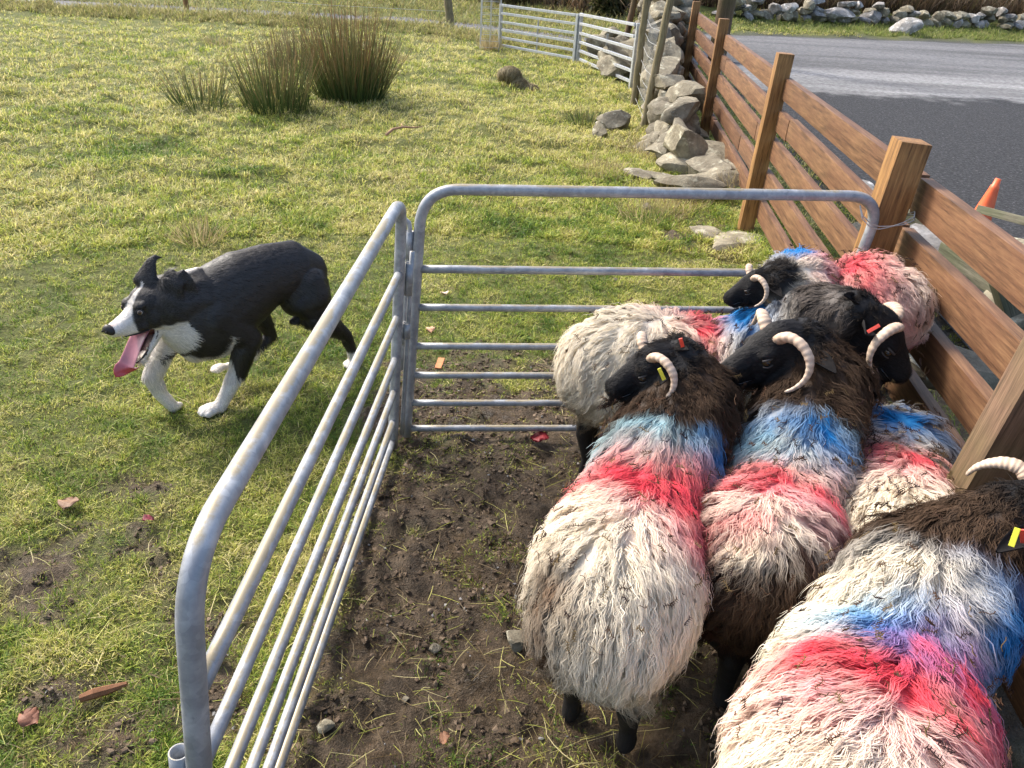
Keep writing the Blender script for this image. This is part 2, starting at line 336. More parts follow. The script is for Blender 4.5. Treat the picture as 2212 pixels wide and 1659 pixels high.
# ---------------------------------------------------------------- fibres (wool, coat, grass) as real strips
def strips(P, W, side, nup, col, vee=.35):
    """P (N,S,3) centre lines, W (N,S) widths, side (N,S,3), nup (N,S,3), col (N,S,3). vee>0: 3 points per ring"""
    n, s = P.shape[:2]; h = W[..., None]*.5
    if vee > 0:
        V = np.stack([P-side*h, P+nup*h*vee*2, P+side*h], 2); k = 3
    else:
        V = np.stack([P-side*h, P+side*h], 2); k = 2
    C = np.repeat(col[:, :, None, :], k, 2).reshape(-1, 3)
    i = np.arange(n*s*k).reshape(n, s, k)
    Fq = np.stack([i[:, :-1, :-1], i[:, :-1, 1:], i[:, 1:, 1:], i[:, 1:, :-1]], -1).reshape(-1, 4)
    return V.reshape(-1, 3), Fq, C
def fibre_lines(root, nor, flow, L, segs=7, lift=.5, wav=.004, wlen=.03, curve=.2, droop=.0, clump=None, jit=.002):
    """root,nor,flow (K,3) guides -> (K,S,3)"""
    K = len(root); t = np.linspace(0, 1, segs)[None, :, None]; L = L[:, None, None]
    b = nrm(np.cross(nor, flow))[:, None, :]; n_ = nor[:, None, :]; f_ = flow[:, None, :]
    s = L*t; li = lift[:, None, None] if np.ndim(lift) else lift
    P = root[:, None, :]+f_*s*(1-.25*li)+n_*(s*li*(1-.55*t))-n_*(s*s/(2*curve))*.75
    P = P+np.array([0, 0, -1.])*(droop*s*t)
    ph = RNG.random((K, 1, 1))*6.28; wl = wlen*(.7+.6*RNG.random((K, 1, 1))); a = wav*(.5+RNG.random((K, 1, 1)))*np.minimum(1, t*2.5)
    P = P+b*a*np.sin(2*np.pi*s/wl+ph)+n_*a*.6*np.cos(2*np.pi*s/wl+ph)
    return P
def nearest_pair(A, B, chunk=2000):
    out = np.empty(len(A), int)
    for i in range(0, len(A), chunk):
        d = ((A[i:i+chunk, None, :]-B[None])**2).sum(-1); out[i:i+chunk] = d.argmin(1)
    return out
def sample_mesh(me, n, maskfn=None):
    me.calc_loop_triangles(); nt_ = len(me.loop_triangles); tv = np.empty(nt_*3, np.int32); me.loop_triangles.foreach_get('vertices', tv); tv = tv.reshape(-1, 3)
    V = np.empty(len(me.vertices)*3, np.float32); me.vertices.foreach_get('co', V); V = V.reshape(-1, 3).astype(float)
    Nn = np.empty(len(me.vertices)*3, np.float32); me.vertices.foreach_get('normal', Nn); Nn = Nn.reshape(-1, 3).astype(float)
    a = V[tv]; ar = np.linalg.norm(np.cross(a[:, 1]-a[:, 0], a[:, 2]-a[:, 0]), axis=1)
    if maskfn is not None: ar = ar*maskfn(a.mean(1))
    k = RNG.choice(nt_, n, p=ar/ar.sum()); u = RNG.random((n, 2)); f = u.sum(1) > 1; u[f] = 1-u[f]
    w = np.stack([1-u.sum(1), u[:, 0], u[:, 1]], 1)
    return (a[k]*w[..., None]).sum(1), nrm((Nn[tv[k]]*w[..., None]).sum(1))

# ---------------------------------------------------------------- grass: tufts near and far, straw lying about
GREENS = np.array([(.085, .16, .022), (.16, .235, .035), (.30, .37, .055), (.45, .46, .10), (.56, .52, .16), (.64, .56, .27), (.20, .14, .065)])
def make_grass(name, ntuft, rmin, rmax, blades, hgt, wid, pw, seed, straw=False, spread=.02):
    rng = np.random.default_rng(seed)
    u = rng.random(ntuft*2); r = (rmin**(1-pw)+u*(rmax**(1-pw)-rmin**(1-pw)))**(1/(1-pw)); an = rng.uniform(-1, 1, ntuft*2); an = np.where(an < 0, an*(R(47)+R(32)*np.exp(-r/1.3)), an*(R(33)+R(15)*np.exp(-r/1.3)))
    x = r*np.sin(an); y = r*np.cos(an)
    md = mudmask(x, y); spr = fbm(xy3(x, y, 3.3), 3, 55); keep = rng.random(len(x)) > (md*(np.where(x < -.75, .80, np.where(spr > .54, .50, .95)) if not straw else .35))
    keep &= ~((x > fence_x(y)+.45) & (y < road_edge_y(x)) & ~((x < fence_x(y)+1.1)&(rng.random(len(x))<.35)))
    keep &= np.abs(y-track_y(x)-.3) > np.where(x < 7, 1.25, -1)
    pa = fbm(xy3(x, y, 1.7), 3, 70); keep &= rng.random(len(x)) < .45+1.1*pa
    x = x[keep][:ntuft]; y = y[keep][:ntuft]; r = r[keep][:ntuft]; n = len(x); md = mudmask(x, y)
    z = gzv(x, y); sc = np.clip(.55+.11*r, .8, 2.2)
    K = n*blades; ti = np.repeat(np.arange(n), blades)
    a = rng.random(K)*2*np.pi; rad = rng.random(K)*spread*sc[ti]
    root = np.stack([x[ti]+np.cos(a)*rad, y[ti]+np.sin(a)*rad, z[ti]-.004], -1)
    a2 = a+rng.normal(0, .8, K); fl = np.stack([np.cos(a2), np.sin(a2), np.zeros(K)], -1)
    tuss = fbm(xy3(x, y, 4), 2, 77)[ti]
    L = hgt*(.35+rng.random(K)*.9)*(.55+.9*tuss)*sc[ti]**.5*(1-.45*md[ti])
    S = 4; t = np.linspace(0, 1, S)[None, :, None]; up = np.array([0, 0, 1.])
    lean = rng.random((K, 1, 1))*1.0+.35
    if straw: lean = lean*0+1.6; L = hgt*(.4+rng.random(K)*1.4)
    P = root[:, None, :]+up*(L[:, None, None]*t*(1-.55*t*np.minimum(lean, 1.15)/1.0*.9))*(0.16 if straw else 1)+fl[:, None, :]*(L[:, None, None]*lean*t**(1.0 if straw else 1.5)*.8)
    if straw: P[..., 2] += .008; bend = nrm(np.cross(fl, up))[:, None, :]*(t*(1-t))*(rng.normal(0, .25, (K, 1, 1))*L[:, None, None]); P = P+bend
    side = np.stack([-np.sin(a2), np.cos(a2), np.zeros(K)], -1)+rng.normal(0, .35, (K, 3)); side = nrm(side)[:, None, :]*np.ones((1, S, 1))
    W = (wid*sc[ti]*(.6+.8*rng.random(K)))[:, None]*(np.array([.8, 1, .75, .08]) if not straw else np.array([.9, 1, 1, .7]))[None, :]
    pal = fbm(xy3(x, y, .9), 3, 90); pf = fbm(xy3(x, y, 6), 2, 91); warm = np.clip((pal*.5+pf*.5-.31)*3.4+np.clip((r-5)*.06, -.17, .3), 0, 1)
    ci = np.clip((warm[ti]*4.2+rng.normal(0, 1.05, K)).round().astype(int)+0, 0, 5)
    if straw: ci = rng.choice([4, 5, 6, 6, 3], K)
    ci = np.where(rng.random(K) < .05+.25*md[ti], 6, ci)
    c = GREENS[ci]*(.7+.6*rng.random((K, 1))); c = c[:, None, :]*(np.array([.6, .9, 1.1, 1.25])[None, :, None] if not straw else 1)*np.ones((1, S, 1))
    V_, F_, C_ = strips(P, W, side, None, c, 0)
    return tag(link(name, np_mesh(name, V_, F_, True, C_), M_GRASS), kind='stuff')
make_grass('grass', 41000, .55, 5.5, 9, .036, .0028, .9, 1)
make_grass('meadow_grass', 39000, 5.0, 24, 8, .060, .0042, 1.25, 2, spread=.03)
make_grass('dead_straw', 11000, .6, 9, 1, .045, .0020, 1.1, 3, straw=True)

def crumbs(name, n, seed, szs, cols, region, mudonly=True):
    rng = np.random.default_rng(seed); x = rng.uniform(region[0], region[1], n*4); y = rng.uniform(region[2], region[3], n*4); k = mudmask(x, y) > (.5 if mudonly else -1); k &= fbm(xy3(x, y, 5), 2, seed) > .42; x = x[k][:n]; y = y[k][:n]; n = len(x); z = gzv(x, y)
    bm = bmesh.new(); bmesh.ops.create_icosphere(bm, subdivisions=1, radius=1); bm.verts.ensure_lookup_table(); V0_ = np.array([v.co[:] for v in bm.verts]); F0_ = np.array([[v.index for v in f.verts] for f in bm.faces]); bm.free()
    sc = rng.uniform(szs[0], szs[1], n)**1.0; V_ = V0_[None]*(1+.35*rng.normal(0, 1, (n, len(V0_), 1)))*sc[:, None, None]*np.array([1, 1, .7])*rng.uniform(.6, 1.4, (n, 1, 3)); V_ += np.stack([x, y, z+sc*.15], -1)[:, None, :]
    F_ = F0_[None]+(np.arange(n)*len(V0_))[:, None, None]; c = np.array(cols)[rng.integers(0, len(cols), n)][:, None, :]*np.ones((1, len(V0_), 1))
    return tag(link(name, np_mesh(name, V_.reshape(-1, 3), F_.reshape(-1, 3), False, c.reshape(-1, 3)), M_CRUMB), kind='stuff')
M_CRUMB = m_skin('crumbs', .85, 90)
crumbs('earth_crumbs', 9000, 5, (.002, .009), [(.08, .055, .034), (.13, .09, .058), (.18, .13, .085), (.065, .045, .027)], (-2.2, 1.3, .55, 4.3))
crumbs('grit', 500, 6, (.002, .006), [(.25, .24, .22), (.16, .15, .15), (.35, .33, .3)], (-1.2, 1.3, .55, 5.5))
# ---------------------------------------------------------------- hurdles
def arc_frame(p0, p1, h0, h1, r, up0, up1):
    """outer pipe: foot at p0, up, rounded corner, along, rounded corner, down to p1"""
    p0 = np.array(p0, float); p1 = np.array(p1, float); a = p0+np.array(up0)*h0; b = p1+np.array(up1)*h1
    d = nrm(b-a); u0 = nrm(a-p0); u1 = nrm(b-p1); pts = [p0+u0*t*(h0-r) for t in np.linspace(0, 1, 10)]
    for t in np.linspace(0, 1, 12)[1:]:
        q = (1-t)**2*(a-u0*r)+2*t*(1-t)*a+t*t*(a+d*r); pts.append(q)
    for t in np.linspace(0, 1, 30)[1:]: pts.append(a+d*r+(b-a-2*d*r)*t)
    for t in np.linspace(0, 1, 12)[1:]:
        q = (1-t)**2*(b-d*r)+2*t*(1-t)*b+t*t*(b-u1*r); pts.append(q)
    pts += [b-u1*r+(p1-(b-u1*r))*t for t in np.linspace(0, 1, 10)[1:]]
    return pts
def hurdle(label, p0, p1, t0, t1, rails, r=.14, cat='hurdle', sleeves=()):
    p0 = np.array(p0, float); p1 = np.array(p1, float); t0 = np.array(t0, float); t1 = np.array(t1, float)
    o = empty('sheep_hurdle', p0, label, cat, 'galvanised hurdles of the pen')
    u0 = nrm(t0-p0); u1 = nrm(t1-p1); h0 = np.linalg.norm(t0-p0); h1 = np.linalg.norm(t1-p1)
    b = MB(); b.tube(arc_frame(p0, p1, h0, h1, r, u0, u1), .0195, 16); b.build('outer_frame', M_METAL, o, True)
    for i, (za, zb) in enumerate(rails):
        a_ = p0+u0*za; b_ = p1+u1*zb; d = nrm(b_-a_); q = MB(); q.tube([a_+d*.012+(b_-a_-d*.024)*t for t in np.linspace(0, 1, 14)], .0148 if i == 0 else .0132, 12); q.build('rail', M_METAL, o, True)
    return o
A0 = np.array((-.4535, 2.4815, 0)); A1 = np.array((-.40, 2.50, 1.0)); An0 = np.array((-.505, .70, 0)); An1 = np.array((-.425, .765, 1.0))
zr = [.726, .562, .396, .256, .122, .03]
hA = hurdle('galvanised hurdle running from the foreground corner towards the pen corner, beside the dog', A0, An0, A1*1+np.array([0, 0, -.01]), An1, [(z, z+.02) for z in zr], .13)
B0 = np.array((-.412, 2.568, 0)); B1 = np.array((-.345, 2.585, 1.0)); Bn0 = np.array((1.17, 2.70, 0)); Bn1 = np.array((1.275, 2.735, 1.03))
zb = [.713, .563, .403, .277, .152, .033]
hB = hurdle('galvanised hurdle across the back of the pen, tied to the big fence post', B0, Bn0, B1, Bn1, [(z, z+.03) for z in zb], .13)
def on(p0, p1, z): return p0+(p1-p0)*z
# sleeves, pins, holes
q = MB(); nd = nrm(An1-An0)
ring = on(An0, An1, .56)+np.array([-.036, .012, 0])
def open_sleeve(c, u, r, h, parent):
    b = MB(); k = 20; c = np.array(c); B_ = basis(u); V_ = []; ro, ri = r, r*.82
    for rr, zz in ((ro, -h/2), (ro, h/2), (ri, h/2), (ri, -h/2)):
        for j in range(k): an = 2*math.pi*j/k; V_.append(c+B_@np.array([rr*math.cos(an), rr*math.sin(an), zz]))
    F_ = [(a*k+j, a*k+(j+1) % k, ((a+1) % 4)*k+(j+1) % k, ((a+1) % 4)*k+j) for a in range(4) for j in range(k)]
    b.add(V_, F_); return b.build('pin_sleeve', M_METAL, parent, True)
open_sleeve(ring, nd, .0165, .09, hA)
side = np.array([.036, .018, 0])
open_sleeve(on(A0, A1, .70)+side*.9, A1-A0, .0145, .12, hA); open_sleeve(on(A0, A1, .50)+side*.9, A1-A0, .0145, .06, hA)
open_sleeve(on(B0, B1, .80)-np.array([.034, .0, 0]), B1-B0, .0145, .10, hB); open_sleeve(on(B0, B1, .46)-np.array([.034, .0, 0]), B1-B0, .0145, .10, hB)
for (c, rr) in ((ray_p, .0045) for ray_p in [on(An0, An1, .905)]): pass
h = MB(); cpt = PP(435, 1303, An1, (0.9, -.4, .3)); cdir = nrm(CC-cpt); c0 = on(An0, An1, .93)
# drilled holes near the bends (small dark discs set in the pipe)
M_DARK = plain('dark_hole', (.012, .012, .015), .9, .1)
def hole(parent, centre, axisdir, r, off=.0193):
    b = MB(); Bm = basis(axisdir); k = 14; c = np.array(centre)+nrm(axisdir)*off; V_ = [c]+[c+Bm@np.array([r*math.cos(2*math.pi*j/k), r*math.sin(2*math.pi*j/k), 0]) for j in range(k)]
    V_ += [v+nrm(axisdir)*.0006 for v in V_]
    b.add(V_, [(0, j+1, (j+1) % k+1) for j in range(k)]+[(k+1, k+2+j, k+2+(j+1) % k) for j in range(k)]); return b.build('vent_hole', M_DARK, parent)
hc = on(An0, An1, 1)+np.array([0, .035, -.045]); hole(hA, hc, nrm(CC-hc)*1.0+np.array([-.1, 0, 0]), .0052, .0197)
pin = empty('hurdle_pin', on(A0, B0, .6), 'steel drop pin with bent handle joining the two hurdles at the corner', 'pin')
b = MB(); pb = on(A0, A1, .05)+side*.9; pt = on(A0, A1, .80)+side*1.1; hk = on(B0, B1, .86)-np.array([.034, 0, 0])
b.tube([pb+(pt-pb)*t for t in np.linspace(0, 1, 8)], .0085, 10); b.build('rod', M_METAL, pin, True)
b = MB(); lo = on(B0, B1, .30)-np.array([.034, 0, 0]); b.tube([lo+(hk-lo)*t for t in np.linspace(0, 1, 6)]+[hk+np.array(v) for v in ((-.003, 0, .02), (-.015, 0, .03), (-.035, 0, .032), (-.07, 0, .03))], .0085, 10); b.build('bent_handle', M_METAL, pin, True)

# ---------------------------------------------------------------- timber fence beside the road
def prism_post(name, base, top, w, d, mt, label, cat='fence post', group=None, yaw=0, bev=.006, parent=None):
    base = np.array(base, float); top = np.array(top, float); L = np.linalg.norm(top-base); z = (top-base)/L
    x = np.array([math.cos(yaw), math.sin(yaw), 0]); x = nrm(x-z*(x@z)); y = np.cross(z, x)
    b = MB(); b.box((0, 0, L/2), (w, d, L), None, bev); o = b.build(name, mt, parent)
    o.matrix_world = Matrix(((x[0], y[0], z[0], base[0]), (x[1], y[1], z[1], base[1]), (x[2], y[2], z[2], base[2]), (0, 0, 0, 1)))
    autosmooth(o, 30)
    if label: tag(o, label, cat, group)
    return o
fyaw = -math.atan(.09)
posts = [((1.27, 2.78, -.1), (1.345, 2.80, 1.215), 'thick orange fence post in the pen corner with the hurdle wired to it'),
         ((1.605, 5.41, -.1), (1.635, 5.43, 1.205), 'second orange fence post from the pen, its near face nearly black'),
         ((1.915, 8.66, -.1), (1.925, 8.68, 1.165), 'third orange fence post from the pen, in front of the pole'),
         ((2.18, 11.7, -.1), (2.19, 11.72, 1.15), 'farthest orange fence post, rising from the stone wall')]
for i, (b0, t0, lb) in enumerate(posts):
    w = .105 if i == 0 else .10
    prism_post('fence_post', b0, t0, w, w+.01, M_POST, lb, group='orange timber fence posts', yaw=fyaw)
P5A = PP(2140, 1010, (1.22, 1.5, 0), (1, -.09, 0)); P5B = PP(2262, 800, (1.25, 1.5, 0), (1, -.09, 0)); print('P5', P5A, P5B)
prism_post('fence_post', P5A+(P5B-P5A)*-1.6, P5A+(P5B-P5A)*1.35, .12, .10, M_OLDPOST, 'old weathered brown and green fence post at the right edge of the picture', yaw=fyaw)
# boards: separate timbers nailed on the road side of the posts, butted end to end
ftops = [1.083, .885, .690, .480, .280]
cuts = [[(-1.0, 2.83), (2.84, 5.44), (5.45, 8.70), (8.71, 12.2)], [(-1.0, 2.86), (2.87, 5.0), (5.01, 8.2), (8.21, 12.2)], [(-1.0, 2.80), (2.81, 6.0), (6.01, 9.0), (9.01, 12.2)], [(-1.0, 3.4), (3.41, 6.6), (6.61, 12.2)], [(-1.0, 3.0), (3.01, 5.6), (5.61, 8.4), (8.41, 12.2)]]
desc = ['top', 'second', 'middle', 'fourth', 'lowest']
seg = {0: 'nearest, beside the sheep', 1: 'starting at the pen corner', 2: 'in the middle stretch', 3: 'at the far end'}
for r_, (zt, cs) in enumerate(zip(ftops, cuts)):
    for k_, (ya, yb) in enumerate(cs):
        L = yb-ya; yc = (ya+yb)/2; tw = .045; hgt = .128
        bmx = MB(); bmx.box((0, 0, 0), (tw, L, hgt), None, .004); o = bmx.build('fence_board', M_BOARD); autosmooth(o, 30)
        sag = random.uniform(-.008, .008)
        o.location = (fence_x(yc)+.085+random.uniform(-.002, .002), yc, zt-.008*(yc-3)-hgt/2+sag); o.rotation_euler = (-.008+random.uniform(-.003, .003), 0, -math.atan(.09)+random.uniform(-.001, .001))
        tag(o, f'{desc[r_]} reddish brown rail of the timber fence, length {seg[k_]}', 'fence rail', 'reddish timber fence rails')
# wire tie round the big post and hurdle

b = MB(); wt = posts[0][1]; pz = .93; px0 = 1.21; py0 = 2.70
loop = [(1.19, 2.71, 1.00), (1.20, 2.69, .97), (1.235, 2.685, .945), (1.27, 2.69, .935), (1.315, 2.70, .935), (1.36, 2.71, .94), (1.40, 2.72, .955), (1.415, 2.76, .965), (1.41, 2.80, .95)]
lp = np.array(loop); tt = np.linspace(0, len(lp)-1, 50); lp2 = np.stack([np.interp(tt, range(len(lp)), lp[:, k]) for k in range(3)], 1)
b.tube(lp2, .0022, 6); lq = lp2+np.array([0.0, -.004, -.012])*np.sin(np.linspace(0, 6, 50))[:, None]; b.tube(lq, .002, 6)
M_WIRE = plain('wire', (.45, .46, .46), .45, .5, .4)
tag(b.build('tie_wire', M_WIRE, None, True), 'thin pale wire tying the hurdle corner to the big fence post', 'wire')
# ---------------------------------------------------------------- body building
ICO = {}
def ico(sub):
    if sub not in ICO:
        bm = bmesh.new(); bmesh.ops.create_icosphere(bm, subdivisions=sub, radius=1); bm.verts.ensure_lookup_table()
        ICO[sub] = (np.array([v.co[:] for v in bm.verts]), [tuple(v.index for v in f.verts) for f in bm.faces]); bm.free()
    return ICO[sub]
class Blob:
    def __init__(s): s.m = MB()
    def ell(s, c, r, B=None, sub=3):
        V_, F_ = ico(sub); V_ = V_*np.array(r)
        if B is not None: V_ = V_@np.array(B).T
        s.m.add(V_+np.array(c), F_)
    def chain(s, pts, rad, step=.25, up=(0, 0, 1)):
        """pts list, rad list of (side, vertical) radii; ellipsoids laid densely so that they fuse"""
        pts = np.array(pts, float); rad = np.array([(r, r) if np.ndim(r) == 0 else r for r in rad], float)
        for i in range(len(pts)-1):
            L = np.linalg.norm(pts[i+1]-pts[i]); n = max(2, int(L/(rad[i:i+2].min()*step))+1); z = nrm(pts[i+1]-pts[i]); B = basis(z, up)
            for j in range(n+1):
                t = j/n; c = pts[i]*(1-t)+pts[i+1]*t; r = rad[i]*(1-t)+rad[i+1]*t; s.ell(c, (r[0], r[1], min(r)), B, 2)
    def mesh(s, name, voxel, smooth=6, fac=.5):
        me = bpy.data.meshes.new(name+'_raw'); me.from_pydata(np.concatenate(s.m.V).tolist(), [], s.m.F); me.update()
        o = bpy.data.objects.new(name+'_tmp', me); COL.objects.link(o)
        md = o.modifiers.new('r', 'REMESH'); md.mode = 'VOXEL'; md.voxel_size = voxel; md.use_smooth_shade = True
        if smooth: sm = o.modifiers.new('s', 'SMOOTH'); sm.factor = fac; sm.iterations = smooth
        dg = bpy.context.evaluated_depsgraph_get(); ev = o.evaluated_get(dg); res = bpy.data.meshes.new_from_object(ev, depsgraph=dg); res.name = name
        bpy.data.objects.remove(o); bpy.data.meshes.remove(me)
        res.polygons.foreach_set('use_smooth', np.ones(len(res.polygons), bool)); return res
def verts(me):
    V_ = np.empty(len(me.vertices)*3, np.float32); me.vertices.foreach_get('co', V_); return V_.reshape(-1, 3).astype(float)
M_EYE = plain('sheep_eye', (.07, .045, .02), .12, .6)
M_BLACK = plain('black_gloss', (.006, .006, .007), .18, .6)
M_SKINBLACK = plain('black_skin', (.016, .014, .014), .5, .4, 0, 80)
M_EAR = plain('ear_skin', (.012, .011, .011), .9, .08, 0, 90); M_LID = plain('eyelid_skin', (.05, .045, .042), .5, .4); M_HOOF = plain('hoof', (.03, .027, .024), .6, .3, 0, 40)
M_TAGY = plain('yellow_tag', (.62, .60, .04), .35)
M_TAGR = plain('red_tag', (.85, .10, .06), .35)
CREAM = np.array([.79, .71, .565]); DIRTY = np.array([.34, .26, .16]); BROWN = np.array([.050, .030, .018]); BLACKC = np.array([.0075, .007, .0075])
GREYW = np.array([.42, .40, .37]); REDP = np.array([.76, .075, .105]); BLUEP = np.array([.02, .23, .56]); CYANP = np.array([.34, .62, .68]); NAVY = np.array([.02, .045, .25]); PINKP = np.array([.80, .32, .36])
def WOB(p): return np.stack([fbm(p*5+3, 3, 81), fbm(p*5+13, 3, 82), fbm(p*5+23, 3, 83)], -1)-.5
def sheep(label, spine, wid, hgt, zc, poll, nose, blobs, dark_from, legs, n=30000, horns='both', tags=(), seed=0, neckcol=BROWN, greyband=.12, dirt=.34, wlen=.10, neck_via=None, rear_dark=None, horn_tilt=0, ear_aim={}, skirt=None, neck_r=.138):
    """spine: rump..shoulder world points (x, y); zc centre height; wid,hgt half sizes of the body core"""
    rs = random.Random(seed)
    sp3 = np.array([(x, y, zc if np.ndim(zc) == 0 else zc[i]) for i, (x, y) in enumerate(spine)], float)
    head_dir = nrm(sp3[-1]-sp3[0]); poll = np.array(poll, float); nose = np.array(nose, float)
    o = empty('sheep', (sp3[0][0], sp3[0][1], 0), label, 'sheep', 'sheep crowded in the pen')
    B = Blob(); tS = np.linspace(0, 1, 9); idx_ = np.linspace(0, 1, len(sp3)); S3 = np.stack([np.interp(tS, idx_, sp3[:, k]) for k in range(3)], 1)
    prof = np.array([.88, 1.03, 1.07, 1.05, 1.02, 1.0, .98, .95, .90])
    for j in range(8):
        for t in (0, .33, .66):
            c = S3[j]*(1-t)+S3[j+1]*t; p = prof[j]*(1-t)+prof[j+1]*t; B.ell(c, (wid*p, hgt*p, .15), basis(head_dir), 3)
    c = S3[8]; B.ell(c, (wid*.8, hgt*.8, .13), basis(head_dir), 3)
    if skirt: B.ell(S3[0]+head_dir*.04+np.array([0, 0, -.13]), (wid*.85, .16, .12), basis(head_dir), 3)
    nk0 = S3[8]+np.array([0, 0, .05]); via = np.array(neck_via) if neck_via is not None else (nk0*.45+poll*.55+np.array([0, 0, -.04]))
    F = nrm(nose-poll); U = nrm(np.array([0, 0, 1.])-F*F[2]); Rr = np.cross(F, U)     # Rr = right side of the head
    B.chain([nk0, via, poll-F*.02+U*-.06], [(.165, .15), (neck_r, neck_r*.9), (.074, .074)])
    hl = np.linalg.norm(nose-poll); k = hl/.235
    def H(f, r, u): return poll+(F*f+Rr*r+U*u)*k
    HB = np.stack([Rr, U, F], 1)
    B.ell(H(.035, 0, -.040), (.062*k, .062*k, .078*k), HB); B.ell(H(.085, 0, -.046), (.056*k, .060*k, .070*k), HB); B.ell(H(.055, 0, .002), (.036*k, .026*k, .050*k), HB)
    B.ell(H(.060, 0, -.090), (.054*k, .060*k, .075*k), HB); B.ell(H(.10, 0, -.090), (.044*k, .048*k, .06*k), HB)
    B.chain([H(.10, 0, -.044), H(.15, 0, -.054), H(.205, 0, -.074)], [(.043*k, .052*k), (.034*k, .044*k), (.033*k, .036*k)], .2, U)
    B.chain([H(.08, 0, -.112), H(.14, 0, -.108), H(.188, 0, -.112)], [(.036*k, .036*k), (.027*k, .026*k), (.027*k, .022*k)], .2, U)
    B.ell(H(.212, 0, -.074), (.034*k, .030*k, .022*k), HB); B.ell(H(.180, 0, -.060), (.022*k, .030*k, .030*k), HB)
    for s in (-1, 1): B.ell(H(.110, s*.044, -.026), (.014*k, .012*k, .030*k), HB, 2); B.ell(H(.105, s*.040, -.064), (.014*k, .014*k, .034*k), HB, 2)
    latv = nrm(np.cross(head_dir, [0, 0, 1.]))
    for fx, fy, bk in legs:
        f_ = np.array([fx, fy, .025]); q_ = (f_-S3[0])*[1, 1, 0]; sa = np.clip(q_@head_dir, .0, np.linalg.norm(S3[-1]-S3[0])-.02); la = np.clip(q_@latv, -wid*.5, wid*.5); hip = S3[0]+head_dir*sa+latv*la; hip[2] = S3[0][2]-hgt*.55
        kn = hip*.5+f_*.5-head_dir*bk; kn[2] = .20; L_ = [hip, kn, (f_+head_dir*bk*.3)*[1, 1, 0]+[0, 0, .09], f_]
        B.chain(L_, [.055, .033, .024, .022][:len(L_)] if len(L_) == 4 else [.05, .026, .022])
        ft = np.array(L_[-1]); 
        dirf = nrm(np.array([head_dir[0], head_dir[1], 0])); B.ell(ft+dirf*.02+np.array([0, 0, .0]), (.028, .04, .022), basis([0, 0, 1.], dirf), 2)
    me = B.mesh('body', .008, 4); V_ = verts(me)
    P0 = sp3[0]; axis_len = np.linalg.norm(sp3[-1]-sp3[0]); lat = nrm(np.cross(head_dir, [0, 0, 1.]))
    neck_pts = np.array([S3[8], nk0, via, poll])
    def headness(p): q_ = p-poll; f_ = q_@F; rr = np.sqrt((q_@Rr)**2+(q_@U+.05*k)**2); return sstep(-.015, .03, f_)*sstep(.086*k, .072*k, rr)*(f_ < .30)
    def hdist(p): return np.linalg.norm(p-poll, axis=-1)
    def paint(p):
        q = p-P0; s = q@head_dir; l = q@lat; z = p[..., 2]; n1 = fbm(p*9+seed, 3, 7+seed)-.5; n2 = fbm(p*26+seed, 2, 9+seed)-.5
        gm = sstep(.0, .22, n1)[..., None]; c = CREAM*(1+.20*n1[..., None])*(1-gm*.5)+np.array([.60, .50, .35])*gm*.5; zmid = P0[2]
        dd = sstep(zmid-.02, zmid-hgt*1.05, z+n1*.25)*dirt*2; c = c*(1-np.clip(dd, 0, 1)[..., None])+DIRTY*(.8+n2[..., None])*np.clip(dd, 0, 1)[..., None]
        if rear_dark is not None:
            rz, rs_ = rear_dark; w = (sstep(rz+.03, rz-.04, z+n1*.18)*sstep(rs_+.1, rs_, s+n1*.1))[..., None]; c = c*(1-w)+BROWN*(1+1.5*n2[..., None])*w
        # neck: grey then brown wool, then black head
        d = s-(axis_len+dark_from) + n1*.10+.25*np.clip(z-(zmid+hgt*.95), -.3, .3); g = sstep(-greyband, 0, d)[..., None]; b_ = sstep(-.01, .05, d)[..., None]
        near = (np.linalg.norm(p-(nk0*.5+poll*.5), axis=-1) < .36)[..., None]
        c = c*(1-g*.75*near)+GREYW*(.75+n2[..., None])*g*.75*near; c = c*(1-b_*near)+np.array(neckcol)*(1+1.6*n2[..., None])*b_*near
        bw = 1-sstep(.0, .06, d)*near[..., 0]
        for (bp, ra, rl, cc, st) in sorted(blobs, key=lambda q_: -float(np.sum(q_[3]))):
            e = p-np.array(bp)+WOB(p)*.06; a = (e@head_dir)/ra; b = (e@lat)/rl; h = e[..., 2]/.30
            w = np.exp(-(a*a+b*b+h*h)**1.15+0*a); w = np.clip(w*(1+1.2*n1+1.3*n2)*st*bw, 0, 1)[..., None]; c = c*(1-w)+np.array(cc)*(.85+.6*n2[..., None])*w
        hd = sstep(.125, .075, hdist(p)+n1*.05-.02*0)[..., None]; hd = np.maximum(hd, headness(p)[..., None]); c = c*(1-hd)+BLACKC*hd
        lg = (sstep(zmid-hgt*1.0, zmid-hgt*1.15, z))[..., None]; c = c*(1-lg)+np.array([.014, .012, .011])*lg
        return np.clip(c, .004, 1)
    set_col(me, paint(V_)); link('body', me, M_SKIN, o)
    # fleece
    def wmask(c):
        z = c[..., 2]; return np.where(z < zc_min-hgt*1.02, 0.0, 1.0)*(1-.97*headness(c))*(1+.0*z)
    zc_min = float(sp3[:, 2].min())
    K = n//13; root, nor = sample_mesh(me, K, wmask)
    q = root-P0; s = q@head_dir; l = q@lat; down = np.array([0, 0, -1.])
    rear = sstep(.16, -.05, s)
    neckw = sstep(.22, .12, hdist(root)) 
    w_lat = np.tanh(l/.05)*.55
    cow = nrm(np.stack([fbm(root*7+9, 2, 61)-.5, fbm(root*7+19, 2, 62)-.5, fbm(root*7+29, 2, 63)-.5], -1))
    fl = lat*w_lat[:, None]+down*.9-head_dir*(.30+.5*rear)[:, None]+cow*.45
    fl = fl*(1-neckw[:, None]*.7)+nrm(root-poll)*neckw[:, None]*1.1
